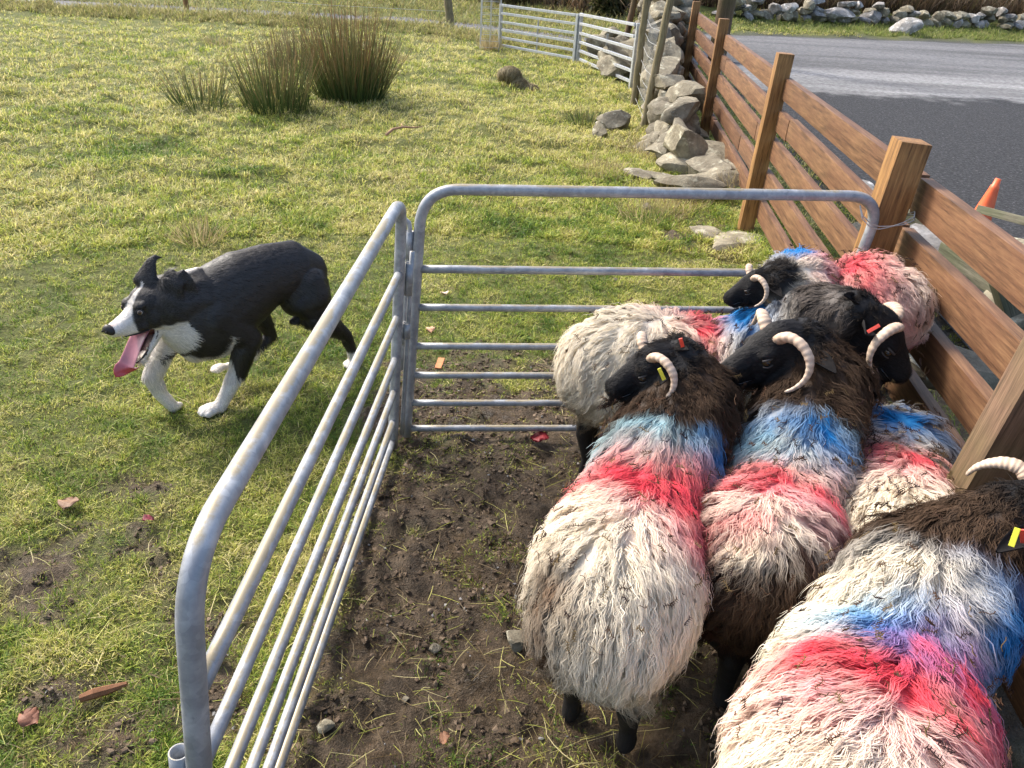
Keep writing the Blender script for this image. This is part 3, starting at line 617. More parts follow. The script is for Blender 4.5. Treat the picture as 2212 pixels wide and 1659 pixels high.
    fl = fl-nor*(fl*nor).sum(1, keepdims=True); fl = nrm(fl)
    hd_ = hdist(root); Lg = wlen*(.75+.5*RNG.random(K))*(1-.45*sstep(.25, .1, hd_))*(.5+.5*sstep(.08, .14, hd_))
    Lg *= 1-.35*sstep(zc_min-hgt*.5, zc_min-hgt, root[:, 2])
    hpts = []
    if horns == 'both':
        for s_ in (-1, 1): hpts += [H(f_, s_*r_, u_) for f_, r_, u_ in ((.066, .056, .020), (.042, .118, .006), (.040, .142, -.022), (.052, .156, -.052), (.076, .160, -.078), (.106, .154, -.096), (.132, .146, -.102))]
        for s_ in ear_aim: b_ = H(.012, s_*.062, -.045); hpts += [b_*(1-t_)+np.array(ear_aim[s_])*t_ for t_ in (.4, .7, 1.)]
        dh = np.min(np.linalg.norm(root[:, None, :]+nor[:, None, :]*.02-np.array(hpts)[None], axis=-1), 1); Lg *= np.where(dh < .05, .5, 1)
    m_ = 16; segs = 7; curly = np.where(hd_ < .24, .55, 1)
    G = fibre_lines(root, nor, fl, Lg, segs, lift=.30+.35*RNG.random(K), wav=.0042, wlen=.036, curve=.20, droop=.0)
    off = RNG.normal(0, 1, (K, m_, 3))*.0085; off -= nor[:, None, :]*(off*nor[:, None, :]).sum(-1, keepdims=True)
    t = np.linspace(0, 1, segs)[None, None, :, None]
    Pf = G[:, None, :, :]+off[:, :, None, :]*(1-.72*t)
    jit = RNG.normal(0, 1, (K, m_, 1, 3))*.0035*t**1.2; wob = np.sin(t*(6+6*RNG.random((K, m_, 1, 1)))+RNG.random((K, m_, 1, 1))*6.28)*nrm(np.cross(nor, fl))[:, None, None, :]*.0016*(1+RNG.random((K, m_, 1, 1)))
    Pf = Pf+jit+wob*np.minimum(1, t*3)
    stray = (RNG.random((K, m_, 1, 1)) < .05)*t*nor[:, None, None, :]*.022*RNG.random((K, m_, 1, 1)); Pf = Pf+stray
    Pf = Pf.reshape(K*m_, segs, 3)
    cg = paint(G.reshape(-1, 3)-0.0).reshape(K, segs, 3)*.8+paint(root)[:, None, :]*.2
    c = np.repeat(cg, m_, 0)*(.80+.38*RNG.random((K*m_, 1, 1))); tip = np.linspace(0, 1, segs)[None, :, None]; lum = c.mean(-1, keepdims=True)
    c = c*(1+.10*tip)+tip*np.where(lum < .12, .02*RNG.random((K*m_, 1, 1))*np.array([1.5, 1., .6]), 0); 
    wf = (.0018*(.6+.8*RNG.random(K*m_)))[:, None]*np.array([.7, 1, 1, .95, .8, .6, .15])[None]
    nn = np.repeat(nor, m_, 0)[:, None, :]*np.ones((1, segs, 1)); T = nrm(np.gradient(Pf, axis=1)); sd = nrm(np.cross(T, nn)+RNG.normal(0, .25, (K*m_, 1, 3)))
    Vf, Ff, Cf = strips(Pf, wf, sd, nn, np.clip(c, .004, 1), .35)
    tag(link('fleece', np_mesh('fleece', Vf, Ff, True, Cf), M_WOOL, o), kind='stuff')
    # short hair on face
    hr, hn = sample_mesh(me, 5200, lambda c_: headness(c_)*(hdist(c_) < .30)+1e-9)
    hf = -F[None, :]*1.0+down*.25; hf = hf-hn*(hf*hn).sum(1, keepdims=True); hf = nrm(hf)
    Ph = fibre_lines(hr, hn, hf, .015*(.5+.9*RNG.random(len(hr)))*k, 4, lift=.35, wav=.0005, wlen=.02, curve=.1)
    nn = hn[:, None, :]*np.ones((1, 4, 1)); T = nrm(np.gradient(Ph, axis=1)); sd = nrm(np.cross(T, nn))
    ch = BLACKC*(.7+2.2*RNG.random((len(hr), 1, 1)))*np.ones((1, 4, 1)); Vh, Fh, Ch = strips(Ph, np.full((len(hr), 4), .0011)*np.array([1, 1, .8, .2]), sd, nn, ch, .35)
    tag(link('face_hair', np_mesh('face_hair', Vh, Fh, True, Ch), M_FUR, o), kind='stuff')
    # eyes, nostrils
    for s in (-1, 1):
        e = MB(); V0, F0 = ico(3); e.add(V0*.0125*k+H(.118, s*.0435, -.045), F0); eo = e.build('eye', M_EYE, o, True)
        pz = MB(); cc = H(.119, s*.0555, -.0445); Bp = basis(nrm(Rr*s+F*.15)); V1 = V0*np.array([.0062, .0028, .0022])*k; pz.add(V1@Bp.T+cc, F0); pz.build('pupil', M_BLACK, eo, True)
        lid = MB(); th = np.linspace(-1.25, 1.25, 9); lid.tube([H(.118+.0150*math.sin(a), s*(.046+.010*math.cos(a)), -.0365+.003*math.cos(a)) for a in th], .0036*k, 8); lid.build('eyelid', M_LID, eo, True); lid = MB(); lid.tube([H(.118+.0150*math.sin(a), s*(.046+.010*math.cos(a)), -.0535-.003*math.cos(a)) for a in th], .0022*k, 8); lid.build('eyelid', M_LID, eo, True)
        nb_ = MB(); nb_.add((V0*np.array([.0035, .0070, .0060])*k)@HB.T+H(.226, s*.017, -.070), F0); nb_.build('nostril', M_BLACK, o, True)
    mo = MB(); mo.tube([H(.150, -.036, -.094), H(.190, -.030, -.098), H(.218, -.012, -.098), H(.222, 0, -.097), H(.218, .012, -.098), H(.190, .030, -.098), H(.150, .036, -.094)], .0026*k, 6); mo.build('mouth', M_BLACK, o, True)
    ear_side = (-1, 1); print('head', k)
    for s in ear_side:
        e = MB(); base = H(-.005, s*.062, -.050); tipd = nrm(Rr*s*1.0-F*.25-U*.10); base = H(.012, s*.062, -.045); tipd = nrm(np.array(ear_aim[s])-base) if s in ear_aim else tipd; Be = basis(tipd, U); rows = []
        elen = .098*k if s not in ear_aim else max(.098*k, min(.24, float(np.linalg.norm(np.array(ear_aim[s])-base))))
        for i, tt_ in enumerate(np.linspace(0, 1, 9)):
            w = .026*k*math.sin(math.pi*(.12+.86*tt_))**.75; cc = base+tipd*tt_*elen-U*.012*tt_*tt_
            for j in range(9):
                a = -1.25+2.5*j/8; rows.append(cc+Be@np.array([w*math.sin(a), w*(1-math.cos(a))*.75, 0]))
        rows = np.array(rows); th_ = Be@np.array([0, -.003, 0]); e.add(np.concatenate([rows, rows+th_]), [(i*9+j, i*9+j+1, i*9+j+10, i*9+j+9) for i in range(8) for j in range(8)]+[(81+i*9+j, 81+i*9+j+9, 81+i*9+j+10, 81+i*9+j+1) for i in range(8) for j in range(8)]+[(i*9, i*9+9, 81+i*9+9, 81+i*9) for i in range(8)]+[(i*9+8, 81+i*9+8, 81+i*9+17, i*9+17) for i in range(8)])
        eo = e.build('ear', M_EAR, o, True)
        for (ts, tm, off_) in tags:
            if ts == s:
                tg = MB(); cc = base+tipd*(elen*.82)+U*.014+F*off_+nrm(CC-base)*.012; tg.box(cc, (.010, .003, .036), basis(nrm(F*(.7 if off_ else -.1)-U*.8+Rr*s*.2), nrm(CC-base)), .001); tg.build('ear_tag', tm, eo)
    for s in ((-1, 1) if horns == 'both' else ()):
        hp = [(.070, .026, -.004), (.066, .056, .020), (.054, .084, .020), (.046, .110, .004), (.045, .130, -.020), (.055, .142, -.046), (.075, .145, -.069), (.100, .140, -.084), (.120, .133, -.090)]
        if float((Rr*s)@(CC-poll)) < 0: hp = hp[:6]
        pp = np.array([H(f, s*r, u) for f, r, u in hp]); tt = np.linspace(0, len(pp)-1, 160)
        cr = []
        for v in tt:
            i = min(int(v), len(pp)-2); u_ = v-i; p0, p1, p2, p3 = pp[max(i-1, 0)], pp[i], pp[i+1], pp[min(i+2, len(pp)-1)]
            cr.append(.5*((2*p1)+(-p0+p2)*u_+(2*p0-5*p1+4*p2-p3)*u_**2+(-p0+3*p1-3*p2+p3)*u_**3))
        u_ = np.linspace(0, 1, 160); rad = (.0185*(1-u_)**.8+.0040)*k*(1+.03*np.sin(u_*95)+.03*np.sin(u_*41+1)-.04*np.sin(u_*11)); rad[-1] *= .5; rad[-2] *= .85
        hb = MB(); hb.tube(cr, rad, 14, True, None, .72); vv = np.concatenate(hb.V); ring = np.repeat(u_, 14); rib = .5+.5*np.sin(ring*95)
        hb.C = [np.clip((np.array([.66, .50, .37])[None]*(1-ring[:, None]*.0)+np.array([.0, .05, .07])*ring[:, None])*(.72+.28*rib[:, None]), 0, 1)]
        hb.build('horn', M_HORN, o, True, color=True)
    # bits of bracken and twig caught in the wool
    nb = 190; br, bn = sample_mesh(me, nb, lambda c_: (c_[..., 2] > zc_min+hgt*.35)*(hdist(c_) > .2)+1e-9); fb = MB()
    for i in range(nb):
        c0_ = br[i]+bn[i]*(.040+.012*rs.random())*(wlen/.10); d = nrm(np.cross(bn[i], [rs.gauss(0, 1), rs.gauss(0, 1), rs.gauss(0, 1)])); sdv = np.cross(bn[i], d); L = rs.uniform(.012, .032); cc_ = rs.choice([(.05, .028, .018), (.09, .05, .03), (.16, .11, .05), (.035, .02, .02)])
        n_ = 6; pts = [c0_+d*L*(j/(n_-1))+sdv*.004*math.sin(j*1.1)-bn[i]*.002*j for j in range(n_)]; fb.tube(pts, .0009, 4, True, cc_)
        if rs.random() < .6:
            for j in range(1, n_):
                for q_ in (-1, 1): fb.tube([pts[j], pts[j]+sdv*q_*.0065+d*.003+bn[i]*.002], [.0011, .0004], 4, True, cc_)
    tag(fb.build('bracken_bits', M_FIBREBITS, o, color=True), kind='stuff')
    return o
M_FIBREBITS = m_fibre('plant_bits', .1, .8, .1)
def leg(hx, hy, hz, fx, fy, side_back=0): 
    return [(hx, hy, hz), ((hx+fx)/2+side_back*.5, (hy+fy)/2, hz*.52), (fx+side_back, fy, .10), (fx, fy, .025)]
def bl(px, py, z, ra, rl, c, st=1.0): return (PZ(px, py, z), ra, rl, c, st)
def c2(px, py, z=.66): v = PZ(px, py, z); return (v[0], v[1])

def xyof(v): return (float(v[0]), float(v[1]))
# the six sheep, from the front left one round to the farthest
s1 = [xyof(PZ(1325, 1205, .62)), xyof(PZ(1378, 1060, .64)), xyof(PZ(1425, 965, .64))]
sheep('front left sheep with a red band over its cream back, head turned left', s1, .180, .18, .435,
      PZ(1445, 748, .80), PZ(1298, 806, .73),
      [bl(1392, 1000, .66, .070, .26, REDP, 1.15), bl(1520, 1180, .5, .10, .07, REDP, .7), bl(1450, 1030, .66, .07, .10, REDP), bl(1520, 1110, .55, .12, .09, REDP, .9), bl(1540, 1020, .5, .08, .10, BLUEP, 1), bl(1515, 960, .62, .055, .11, BLUEP, 1.2), bl(1410, 925, .66, .06, .26, CYANP, .8), bl(1170, 1400, .36, .12, .12, (.16, .10, .06), .9), bl(1280, 1060, .5, .08, .12, PINKP, .6), bl(1450, 1100, .64, .10, .18, PINKP, .45)],
      .055, [(.335, 1.22, .03), (.20, 1.30, .03), (.28, 1.70, .03), (.17, 1.63, .03)], n=36000, seed=1, tags=((-1, M_TAGY, 0), (1, M_TAGR, 0)), neck_via=PZ(1478, 855, .66), ear_aim={-1: PZ(1425, 822, .76), 1: PZ(1485, 748, .83)})
s2 = [xyof(PZ(1660, 1120, .62)), xyof(PZ(1700, 1030, .64)), xyof(PZ(1722, 950, .64))]
sheep('middle sheep with bracken-littered pink back, dark rear end and head turned left', s2, .168, .175, .44,
      PZ(1722, 705, .84), PZ(1550, 765, .77),
      [bl(1700, 1000, .66, .06, .26, REDP, .85), bl(1800, 1080, .6, .12, .12, PINKP, .7), bl(1740, 915, .68, .055, .12, BLUEP, 1.2), bl(1640, 925, .66, .06, .16, CYANP, .8), bl(1830, 950, .6, .10, .09, CYANP, .9), bl(1590, 1130, .6, .05, .08, REDP, .5), bl(1700, 1040, .66, .09, .22, PINKP, .55), bl(1620, 1035, .64, .03, .09, REDP, .8)],
      .06, [(.60, 1.36, .03), (.76, 1.28, .03), (.68, 1.78, .03), (.86, 1.70, .03)], n=36000, seed=2, tags=(), neck_via=PZ(1762, 828, .68), rear_dark=(.58, .16), skirt=True, ear_aim={1: PZ(1760, 690, .86)})
s3 = [xyof(PZ(1985, 1110, .60)), xyof(PZ(1962, 1000, .62)), xyof(PZ(1945, 900, .62))]
sheep('sheep squeezed against the fence, bright blue shoulders, its head hidden under its neighbour', s3, .15, .17, .43,
      (1.13, 2.09, .50), (1.17, 2.20, .36),
      [bl(1965, 960, .64, .060, .17, REDP, 1), bl(1940, 890, .64, .07, .20, BLUEP, 1.0), bl(1970, 1000, .62, .09, .22, PINKP, .5), bl(2040, 940, .5, .1, .08, NAVY, .6)],
      .2, [(.95, 1.44, .03), (1.10, 1.40, .03), (1.0, 1.88, .03), (1.17, 1.84, .03)], n=24000, seed=3, horns='none', tags=())
s4 = [xyof(PZ(1880, 1690, .64)), xyof(PZ(1930, 1450, .66)), xyof(PZ(1985, 1270, .68))]
sheep('nearest sheep, bottom right corner, vivid blue patch, red band and black-brown neck ruff', s4, .195, .19, .46,
      (1.065, 1.275, .83), (1.26, 1.39, .76),
      [bl(1890, 1430, .68, .050, .20, REDP, .9), bl(2090, 1500, .60, .08, .14, REDP, .9), bl(1960, 1460, .68, .05, .12, REDP, .9), bl(1985, 1335, .72, .050, .09, (.01, .32, .70), 2.0), bl(2080, 1390, .70, .055, .12, (.01, .30, .68), 2.0), bl(1950, 1295, .70, .035, .07, (.05, .40, .75), .9), bl(2150, 1420, .6, .06, .1, BLUEP, 1.1), bl(1900, 1310, .68, .05, .16, CYANP, .6), bl(2130, 1450, .5, .04, .16, NAVY, .7), bl(1850, 1500, .66, .10, .26, PINKP, .45), bl(2080, 1600, .6, .12, .14, PINKP, .6)],
      .06, [(.47, .92, .03), (.68, .75, .03), (.70, 1.30, .03), (.95, 1.15, .03)], n=48000, seed=4, tags=((1, M_TAGY, 0), (1, M_TAGR, .035)), neck_via=(.915, 1.215, .62), ear_aim={1: PZ(2150, 1184, .85), -1: (.96, 1.33, .72)}, neck_r=.165, wlen=.105, greyband=.03)
s5 = [xyof(PZ(1320, 690, .66)), xyof(PZ(1450, 690, .67)), xyof(PZ(1590, 700, .68))]
sheep('sheep standing sideways along the back hurdle, cream rump left, head facing right', s5, .165, .20, .47,
      PZ(1892, 664, .86), PZ(2006, 793, .71),
      [bl(1505, 670, .66, .06, .24, REDP, 1.2), bl(1500, 740, .5, .07, .16, (.65, .12, .30), .5), bl(1605, 690, .68, .06, .18, BLUEP, 1.8), bl(1450, 650, .68, .12, .2, PINKP, .45), bl(1590, 780, .5, .05, .1, CYANP, .6)],
      .16, [(.29, 2.36, .03), (.33, 2.52, .03), (.74, 2.27, .03), (.76, 2.42, .03)], n=32000, seed=5, neckcol=(.10, .085, .075), greyband=.2, tags=((1, M_TAGR, 0),), neck_via=PZ(1770, 700, .73), dirt=.45, ear_aim={1: PZ(1880, 718, .86), -1: PZ(1832, 632, .92)})
s6 = [xyof(PY(1905, 640, 2.42)), xyof(PY(1840, 640, 2.44)), xyof(PY(1770, 650, 2.47))]
sheep('farthest sheep, big pink patch on its raised rump, black head facing left', s6, .165, .17, (.735, .70, .62),
      PZ(1655, 588, .86), PZ(1556, 622, .80),
      [bl(1860, 610, .82, .11, .16, REDP, .80), bl(1880, 640, .75, .15, .24, PINKP, .55), bl(1757, 640, .74, .06, .08, BLUEP, 2.2)],
      .04, [(1.19, 2.34, .03), (1.22, 2.52, .03), (.93, 2.42, .03), (.95, 2.55, .03)], n=28000, seed=6, neckcol=(.07, .055, .05), greyband=.14, neck_via=PZ(1720, 625, .78), dirt=.15, wlen=.085)
# ---------------------------------------------------------------- the sheepdog
dH = nrm(np.array([-.72, -.69, 0])); dL = np.array([-dH[1]*-1*-1, 0, 0]); dL = np.array([.6919, -.7220, 0]); dM = PZ(455, 893, 0)-.07*dL
def DQ(px, py, lat=0.0): return PP(px, py, dM+dL*lat, dL)
def DA(a, l, z): return dM+dH*a+dL*l+np.array([0, 0, z])
def cam_dir(x, y, z): return nrm(CR*x+CU*y-c_f*z)
hF = cam_dir(-.5, -.6, .62); hL = cam_dir(.84, -.23, .43); hL = nrm(hL-hF*(hL@hF)); hU = np.cross(hF, hL); hO = DQ(290, 662, .0)
def DH(f, l, u): return hO+hF*f+hL*l+hU*u
DB = np.stack([hL, hU, hF], 1)
dog = empty('sheepdog', dM, 'black and white sheepdog trotting past the hurdle, mouth wide open and pink tongue out', 'dog')
B = Blob()
def trunk(pts):
    P_ = [DA(*p[:3]) for p in pts]
    for i in range(len(P_)-1):
        for j in range(6):
            t = j/6; B.ell(P_[i]*(1-t)+P_[i+1]*t, (pts[i][3]*(1-t)+pts[i+1][3]*t, pts[i][4]*(1-t)+pts[i+1][4]*t, .08), basis(dH), 3)
trunk([(-.52, 0, .475, .080, .095), (-.45, 0, .505, .108, .118), (-.33, 0, .50, .112, .130), (-.20, 0, .450, .132, .172), (-.09, 0, .400, .136, .190), (.0, 0, .390, .120, .170), (.05, 0, .42, .085, .12)])
nk = [DA(-.05, 0, .47), DA(.04, 0, .475), DH(-.12, 0, -.05), DH(-.06, 0, -.04)]
B.chain(nk, [(.115, .125), (.108, .118), (.090, .095), (.06, .06)])
B.chain([DA(-.02, 0, .38), DH(-.10, 0, -.09)], [(.10, .11), (.075, .07)])
# head
B.ell(DH(-.065, 0, -.010), (.070, .058, .080), DB); B.ell(DH(-.025, 0, -.012), (.052, .042, .050), DB)
B.ell(DH(-.065, 0, -.06), (.070, .066, .066), DB)
for s in (-1, 1): B.ell(DH(-.045, s*.044, -.060), (.036, .052, .052), DB); B.ell(DH(-.002, s*.034, .010), (.022, .015, .026), DB, 2)
B.chain([DH(-.01, 0, -.022), DH(.042, 0, -.036), DH(.08, 0, -.037), DH(.104, 0, -.034)], [(.048, .040), (.041, .037), (.038, .033), (.034, .029)], .2, hU)
for s in (-1, 1): B.chain([DH(-.02, s*.034, -.074), DH(.04, s*.026, -.062), DH(.092, s*.017, -.050)], [(.018, .026), (.016, .022), (.014, .018)], .2, hU)
jb, jt = DH(-.03, 0, -.115), DH(.085, 0, -.185)
for s in (-1, 1): B.chain([DH(-.045, s*.040, -.095), DH(-.012, s*.038, -.130), DH(.05, s*.028, -.172), DH(.085, s*.012, -.198)], [(.018, .026), (.011, .014), (.009, .011), (.010, .009)], .2, hU)
B.chain([DH(-.04, 0, -.132), DH(.04, 0, -.180), DH(.082, 0, -.204)], [(.038, .013), (.028, .009), (.016, .007)], .2, hU)
tocam = -c_f
B.chain([DQ(315, 612, -.03), DQ(320, 588, -.035), DQ(325, 568, -.04), DQ(334, 556, -.04), DQ(350, 556, -.04)], [(.052, .022), (.036, .013), (.023, .009), (.013, .007), (.004, .004)], .25, tocam)
B.chain([DQ(368, 638, .05), DQ(371, 608, .06), DQ(384, 600, .065), DQ(404, 612, .075), DQ(427, 632, .085)], [(.054, .026), (.046, .016), (.042, .012), (.032, .010), (.006, .005)], .25, tocam)
# legs
B.chain([DA(-.07, .075, .43), DQ(533, 728, .085), DQ(515, 800, .075), DQ(486, 858, .07), DQ(474, 880, .07)], [(.066, .095), (.052, .056), (.036, .038), (.028, .029), (.030, .028)])
B.chain([DA(-.02, -.07, .40), DQ(352, 758, -.05), DQ(329, 812, -.05), DQ(346, 850, -.045), DQ(372, 876, -.04)], [(.06, .08), (.044, .044), (.033, .035), (.026, .028), (.027, .023)])
B.chain([DA(-.47, .055, .46), DQ(668, 640, .080), DQ(690, 688, .08)], [(.065, .10), (.066, .095), (.052, .060)])
B.chain([DQ(675, 680, .08), DQ(715, 703, .075), DQ(745, 723, .07), DQ(758, 752, .07), DQ(764, 778, .07)], [(.056, .058), (.042, .044), (.027, .028), (.023, .024), (.025, .024)])
B.chain([DA(-.44, -.06, .47), DA(-.30, -.075, .35), DA(-.36, -.07, .20), DQ(520, 785, -.07), DQ(492, 792, -.07)], [(.06, .09), (.045, .05), (.022, .022), (.018, .018), (.020, .018)])
B.chain([DA(-.55, 0, .45), DA(-.56, .0, .36), DA(-.49, .02, .29), DA(-.42, .02, .28)], [.035, .032, .028, .014])
def paw(c, d, up, s=1.0):
    d = nrm(d-up*(d@up)); sd = np.cross(up, d); Bp = np.stack([sd, up, d], 1)
    B.ell(c+d*.008*s, (.026*s, .016*s, .030*s), Bp)
    for q, f in ((-1.5, .022), (-.5, .032), (.5, .032), (1.5, .022)):
        B.ell(c+d*f*s+sd*q*.0140*s-up*.003, (.0066*s, .0105*s, .017*s), Bp, 2)
Z3 = np.array([0, 0, 1.])
pf = DQ(462, 887, .07); pf[2] = .020; paw(pf, dH+dL*.1, Z3, 1.4)
paw(DQ(378, 881, -.04), nrm(DQ(388, 888, -.04)-DQ(350, 852, -.045)), cam_dir(-.6, .7, .2), 1.2)
ph = DQ(765, 785, .07); ph[2] = .020; paw(ph, dH+dL*.3, Z3, 1.25)
paw(DQ(478, 793, -.07), dH-Z3*.2, Z3, 1.0)
B.ell(DA(-.50, .035, .42), (.085, .12, .085), basis(dH)); B.ell(DA(-.44, .03, .43), (.085, .11, .08), basis(dH))
dme = B.mesh('body', .0055, 6, .5); V_ = verts(dme)
WHITE = np.array([.74, .69, .62]); BLK = np.array([.022, .019, .018]); PINKS = np.array([.62, .33, .29])
def dog_loc(p): q = p-dM; return q@dH, q@dL, p[..., 2]
def dog_head(p): q = p-hO; return q@hF, q@hL, q@hU
NAPE = DQ(392, 596, -.04); 
def dog_paint(p):
    a, l, z = dog_loc(p); f, hl, u = dog_head(p); n = (fbm(p*45, 2, 5)-.5)*.02; hdis = np.linalg.norm(p-hO, axis=-1)
    c = np.ones(p.shape)*BLK; w = np.zeros(p.shape[:-1])
    inhead = (f > -.09) & (hdis < .26)
    # chest, forelegs, hind feet
    chest = sstep(.012, -.012, z-(.265+.085*np.exp(-((a+.105)/.022)**2)-.02*np.exp(-((a+.05)/.03)**2)+.055*sstep(.0, .10, a))+n)*sstep(-.20, -.17, a)*(1-inhead)
    lfore = (l > .03) & (a < -.115); chest = np.where(lfore & (z > .02), sstep(.152, .135, z+n), chest)*1.0
    chest = np.where((l < -.015) & (a > -.05) & (z < .30), 1, chest)
    w = np.maximum(w, chest); w = np.where(a < -.22, sstep(.085, .07, z+n)+((l < -.03)&(z < .16)&(a > -.34)), w)
    w = np.where((a >= -.22) & (a < -.02) & (l < -.03) & (z < .2), 1, w)
    w = np.maximum(w, sstep(.065, .045, np.linalg.norm(p-NAPE, axis=-1)+n))
    # face
    lim = np.interp(f, [-.09, -.05, -.02, .02, .05, .075], [.0, .007, .012, .020, .036, .09]); face = sstep(.004, -.004, np.abs(hl)-lim+n*.35)*(f > -.07)*(u > -.09)
    face = np.maximum(face, sstep(.035, .055, f+n+.25*(u+.03))*(u > -.10))
    jaw = ((u < -.092) & (f > -.07))*1.0; throat = sstep(-.085, -.10, u+n)*(f > -.14)
    hd = inhead & (hdis < .24)
    w = np.where(hd, np.maximum(np.maximum(face, jaw), throat), w); w = np.clip(w, 0, 1)[..., None]
    c = c*(1-w)+WHITE*(1+n[..., None]*6)*w
    pk = (sstep(.020, .010, np.linalg.norm(p-DH(.105, 0, -.010), axis=-1))*.45)[..., None]; c = c*(1-pk)+PINKS*pk
    inner = (inhead & (u > -.175+.0*f) & (np.abs(hl) < .032) & (f > -.03) & (u < -.075) & (np.abs((f+.03)*.61+(u+.117)) < .022))[..., None]*1.0
    c = c*(1-inner)+np.array([.05, .018, .018])*inner
    pads = (np.linalg.norm(p-DQ(390, 888, -.03), axis=-1) < .014)[..., None]; c = np.where(pads, np.array([.04, .03, .03]), c)
    bel = (np.linalg.norm(p-DQ(598, 668, .0), axis=-1) < .035)[..., None]; c = np.where(bel, np.array([.30, .17, .13]), c)
    return np.clip(c, .004, 1)
set_col(dme, dog_paint(V_)); link('body', dme, M_DOGSKIN, dog)
nh = 80000; hr, hn = sample_mesh(dme, nh); a, l, z = dog_loc(hr); f, hl, u = dog_head(hr); hdis = np.linalg.norm(hr-hO, axis=-1); face = (hdis < .20) & (f > -.09)
fl = -dH[None, :]*np.ones((nh, 1))+np.array([0, 0, -.55]); fl = np.where(face[:, None], -hF[None, :]*1.0-hU*.15, fl); fl = np.where(((z < .26) & ~face)[:, None], np.array([0, 0, -1.])-dH*.2, fl)
fl = fl+RNG.normal(0, .12, (nh, 3)); fl = fl-hn*(fl*hn).sum(1, keepdims=True); fl = nrm(fl)
Ln = np.where(face, .010, .032)*(.6+.8*RNG.random(nh)); Ln = np.where(face & (f > .03), .004, Ln); Ln = np.where((z < .13), .007, Ln); inm = face & (u < -.07) & (np.abs(hl) < .022) & (f > -.03); Ln = np.where(inm, .001, Ln)
shag = (a < -.36) & (z < .36) & (z > .2) & (a > -.6); eard = np.minimum(np.linalg.norm(hr-DQ(325, 572, -.035), axis=-1), np.linalg.norm(hr-DQ(392, 615, .065), axis=-1)); Ln = np.where(eard < .062, .006, Ln); Ln = np.where(shag, .05, Ln); Ln = np.where((np.abs(z-.27) < .05) & (a > -.16) & (a < .08), .028, Ln)
Ph = fibre_lines(hr, hn, fl, Ln, 4, lift=.30, wav=.0012, wlen=.03, curve=.15); nn = hn[:, None, :]*np.ones((1, 4, 1)); T = nrm(np.gradient(Ph, axis=1)); sd = nrm(np.cross(T, nn)+1e-6)
ch = dog_paint(hr)[:, None, :]*(.7+.6*RNG.random((nh, 1, 1)))*np.ones((1, 4, 1)); Vh, Fh, Ch = strips(Ph, np.full((nh, 4), .0013)*np.array([1, 1, .8, .2]), sd, nn, np.clip(ch, .004, 1), .3)
tag(link('coat', np_mesh('coat', Vh, Fh, True, Ch), M_COAT, dog), kind='stuff')
V0, F0 = ico(3)
b = MB(); Vn = V0*np.array([.028, .020, .017]); Vn[:, 1] -= .25*np.abs(Vn[:, 0]); b.add(Vn@DB.T+DH(.126, 0, -.018), F0); nose_o = b.build('nose', M_SKINBLACK, dog, True)
for s in (-1, 1): b = MB(); b.add((V0*np.array([.0035, .0045, .004]))@DB.T+DH(.1425, s*.011, -.018), F0); b.build('nostril', M_BLACK, nose_o, True)
M_DEYE = plain('dog_eye_white', (.55, .45, .36), .15, .6); M_IRIS = plain('dog_iris', (.10, .045, .015), .1, .6)
for s in (-1, 1):
    ec = DH(.012, s*.0460, -.006); gaze = nrm(hF*.55+hL*s*.55+hU*.25); b = MB(); b.add(V0*.0115+ec, F0); e = b.build('eye', M_DEYE, dog, True)
    Bg = basis(nrm(gaze)); b = MB(); b.add((V0*np.array([.0075, .0075, .0028]))@Bg.T+ec+gaze*.0098, F0); b.build('iris', M_IRIS, e, True)
    b = MB(); b.add((V0*np.array([.0040, .0040, .0015]))@Bg.T+ec+gaze*.0122, F0); b.build('pupil', M_BLACK, e, True)
    b = MB(); ang = np.linspace(0, 2*math.pi, 22); b.tube([ec+Bg@np.array([.0125*math.cos(t), .0088*math.sin(t), .0050]) for t in ang], .0032, 8, False); b.build('eyelid', M_SKINBLACK, e, True)
m_, nt, out = mat('tongue'); n = noise(nt, 90, 3, .6, coords(nt)); tc = attr(nt)
pr = principled(nt, out, mixc(nt, .3, tc, ramp(nt, n, [(.3, (.7, .6, .6)), (.7, (1, 1, 1))]), 'MULTIPLY'), .28, 0, bump(nt, n, .3, .002), .5); M_TONGUE = m_
def slab(path, widths, thick, colr, name, parent, cup=.25, latv=None, mt=None, twist=None):
    b = MB(); k = 16; n = len(path); path = np.array(path); T = nrm(np.gradient(path, axis=0)); V_ = []
    for i in range(n):
        lv = nrm((hL if latv is None else latv)-T[i]*((hL if latv is None else latv)@T[i])); nv = np.cross(T[i], lv)
        if twist is not None: c_, s_ = math.cos(twist[i]), math.sin(twist[i]); lv, nv = lv*c_+nv*s_, nv*c_-lv*s_
        for j in range(k):
            an = 2*math.pi*j/k; x = math.cos(an); y = math.sin(an); V_.append(path[i]+lv*widths[i]*x+nv*(thick*y+cup*widths[i]*(x*x)))
    F_ = [(i*k+j, i*k+(j+1) % k, (i+1)*k+(j+1) % k, (i+1)*k+j) for i in range(n-1) for j in range(k)]+[tuple(range(k-1, -1, -1)), tuple((n-1)*k+j for j in range(k))]
    b.add(V_, F_); b.C = [np.repeat(np.array(colr), k, 0)]; return b.build(name, mt, parent, True, color=True)
def crv(pts, n):
    pts = np.array(pts, float); r = []
    for v in np.linspace(0, len(pts)-1, n):
        i = min(int(v), len(pts)-2); u_ = v-i; p0, p1, p2, p3 = pts[max(i-1, 0)], pts[i], pts[i+1], pts[min(i+2, len(pts)-1)]
        r.append(.5*((2*p1)+(-p0+p2)*u_+(2*p0-5*p1+4*p2-p3)*u_**2+(-p0+3*p1-3*p2+p3)*u_**3))
    return np.array(r)
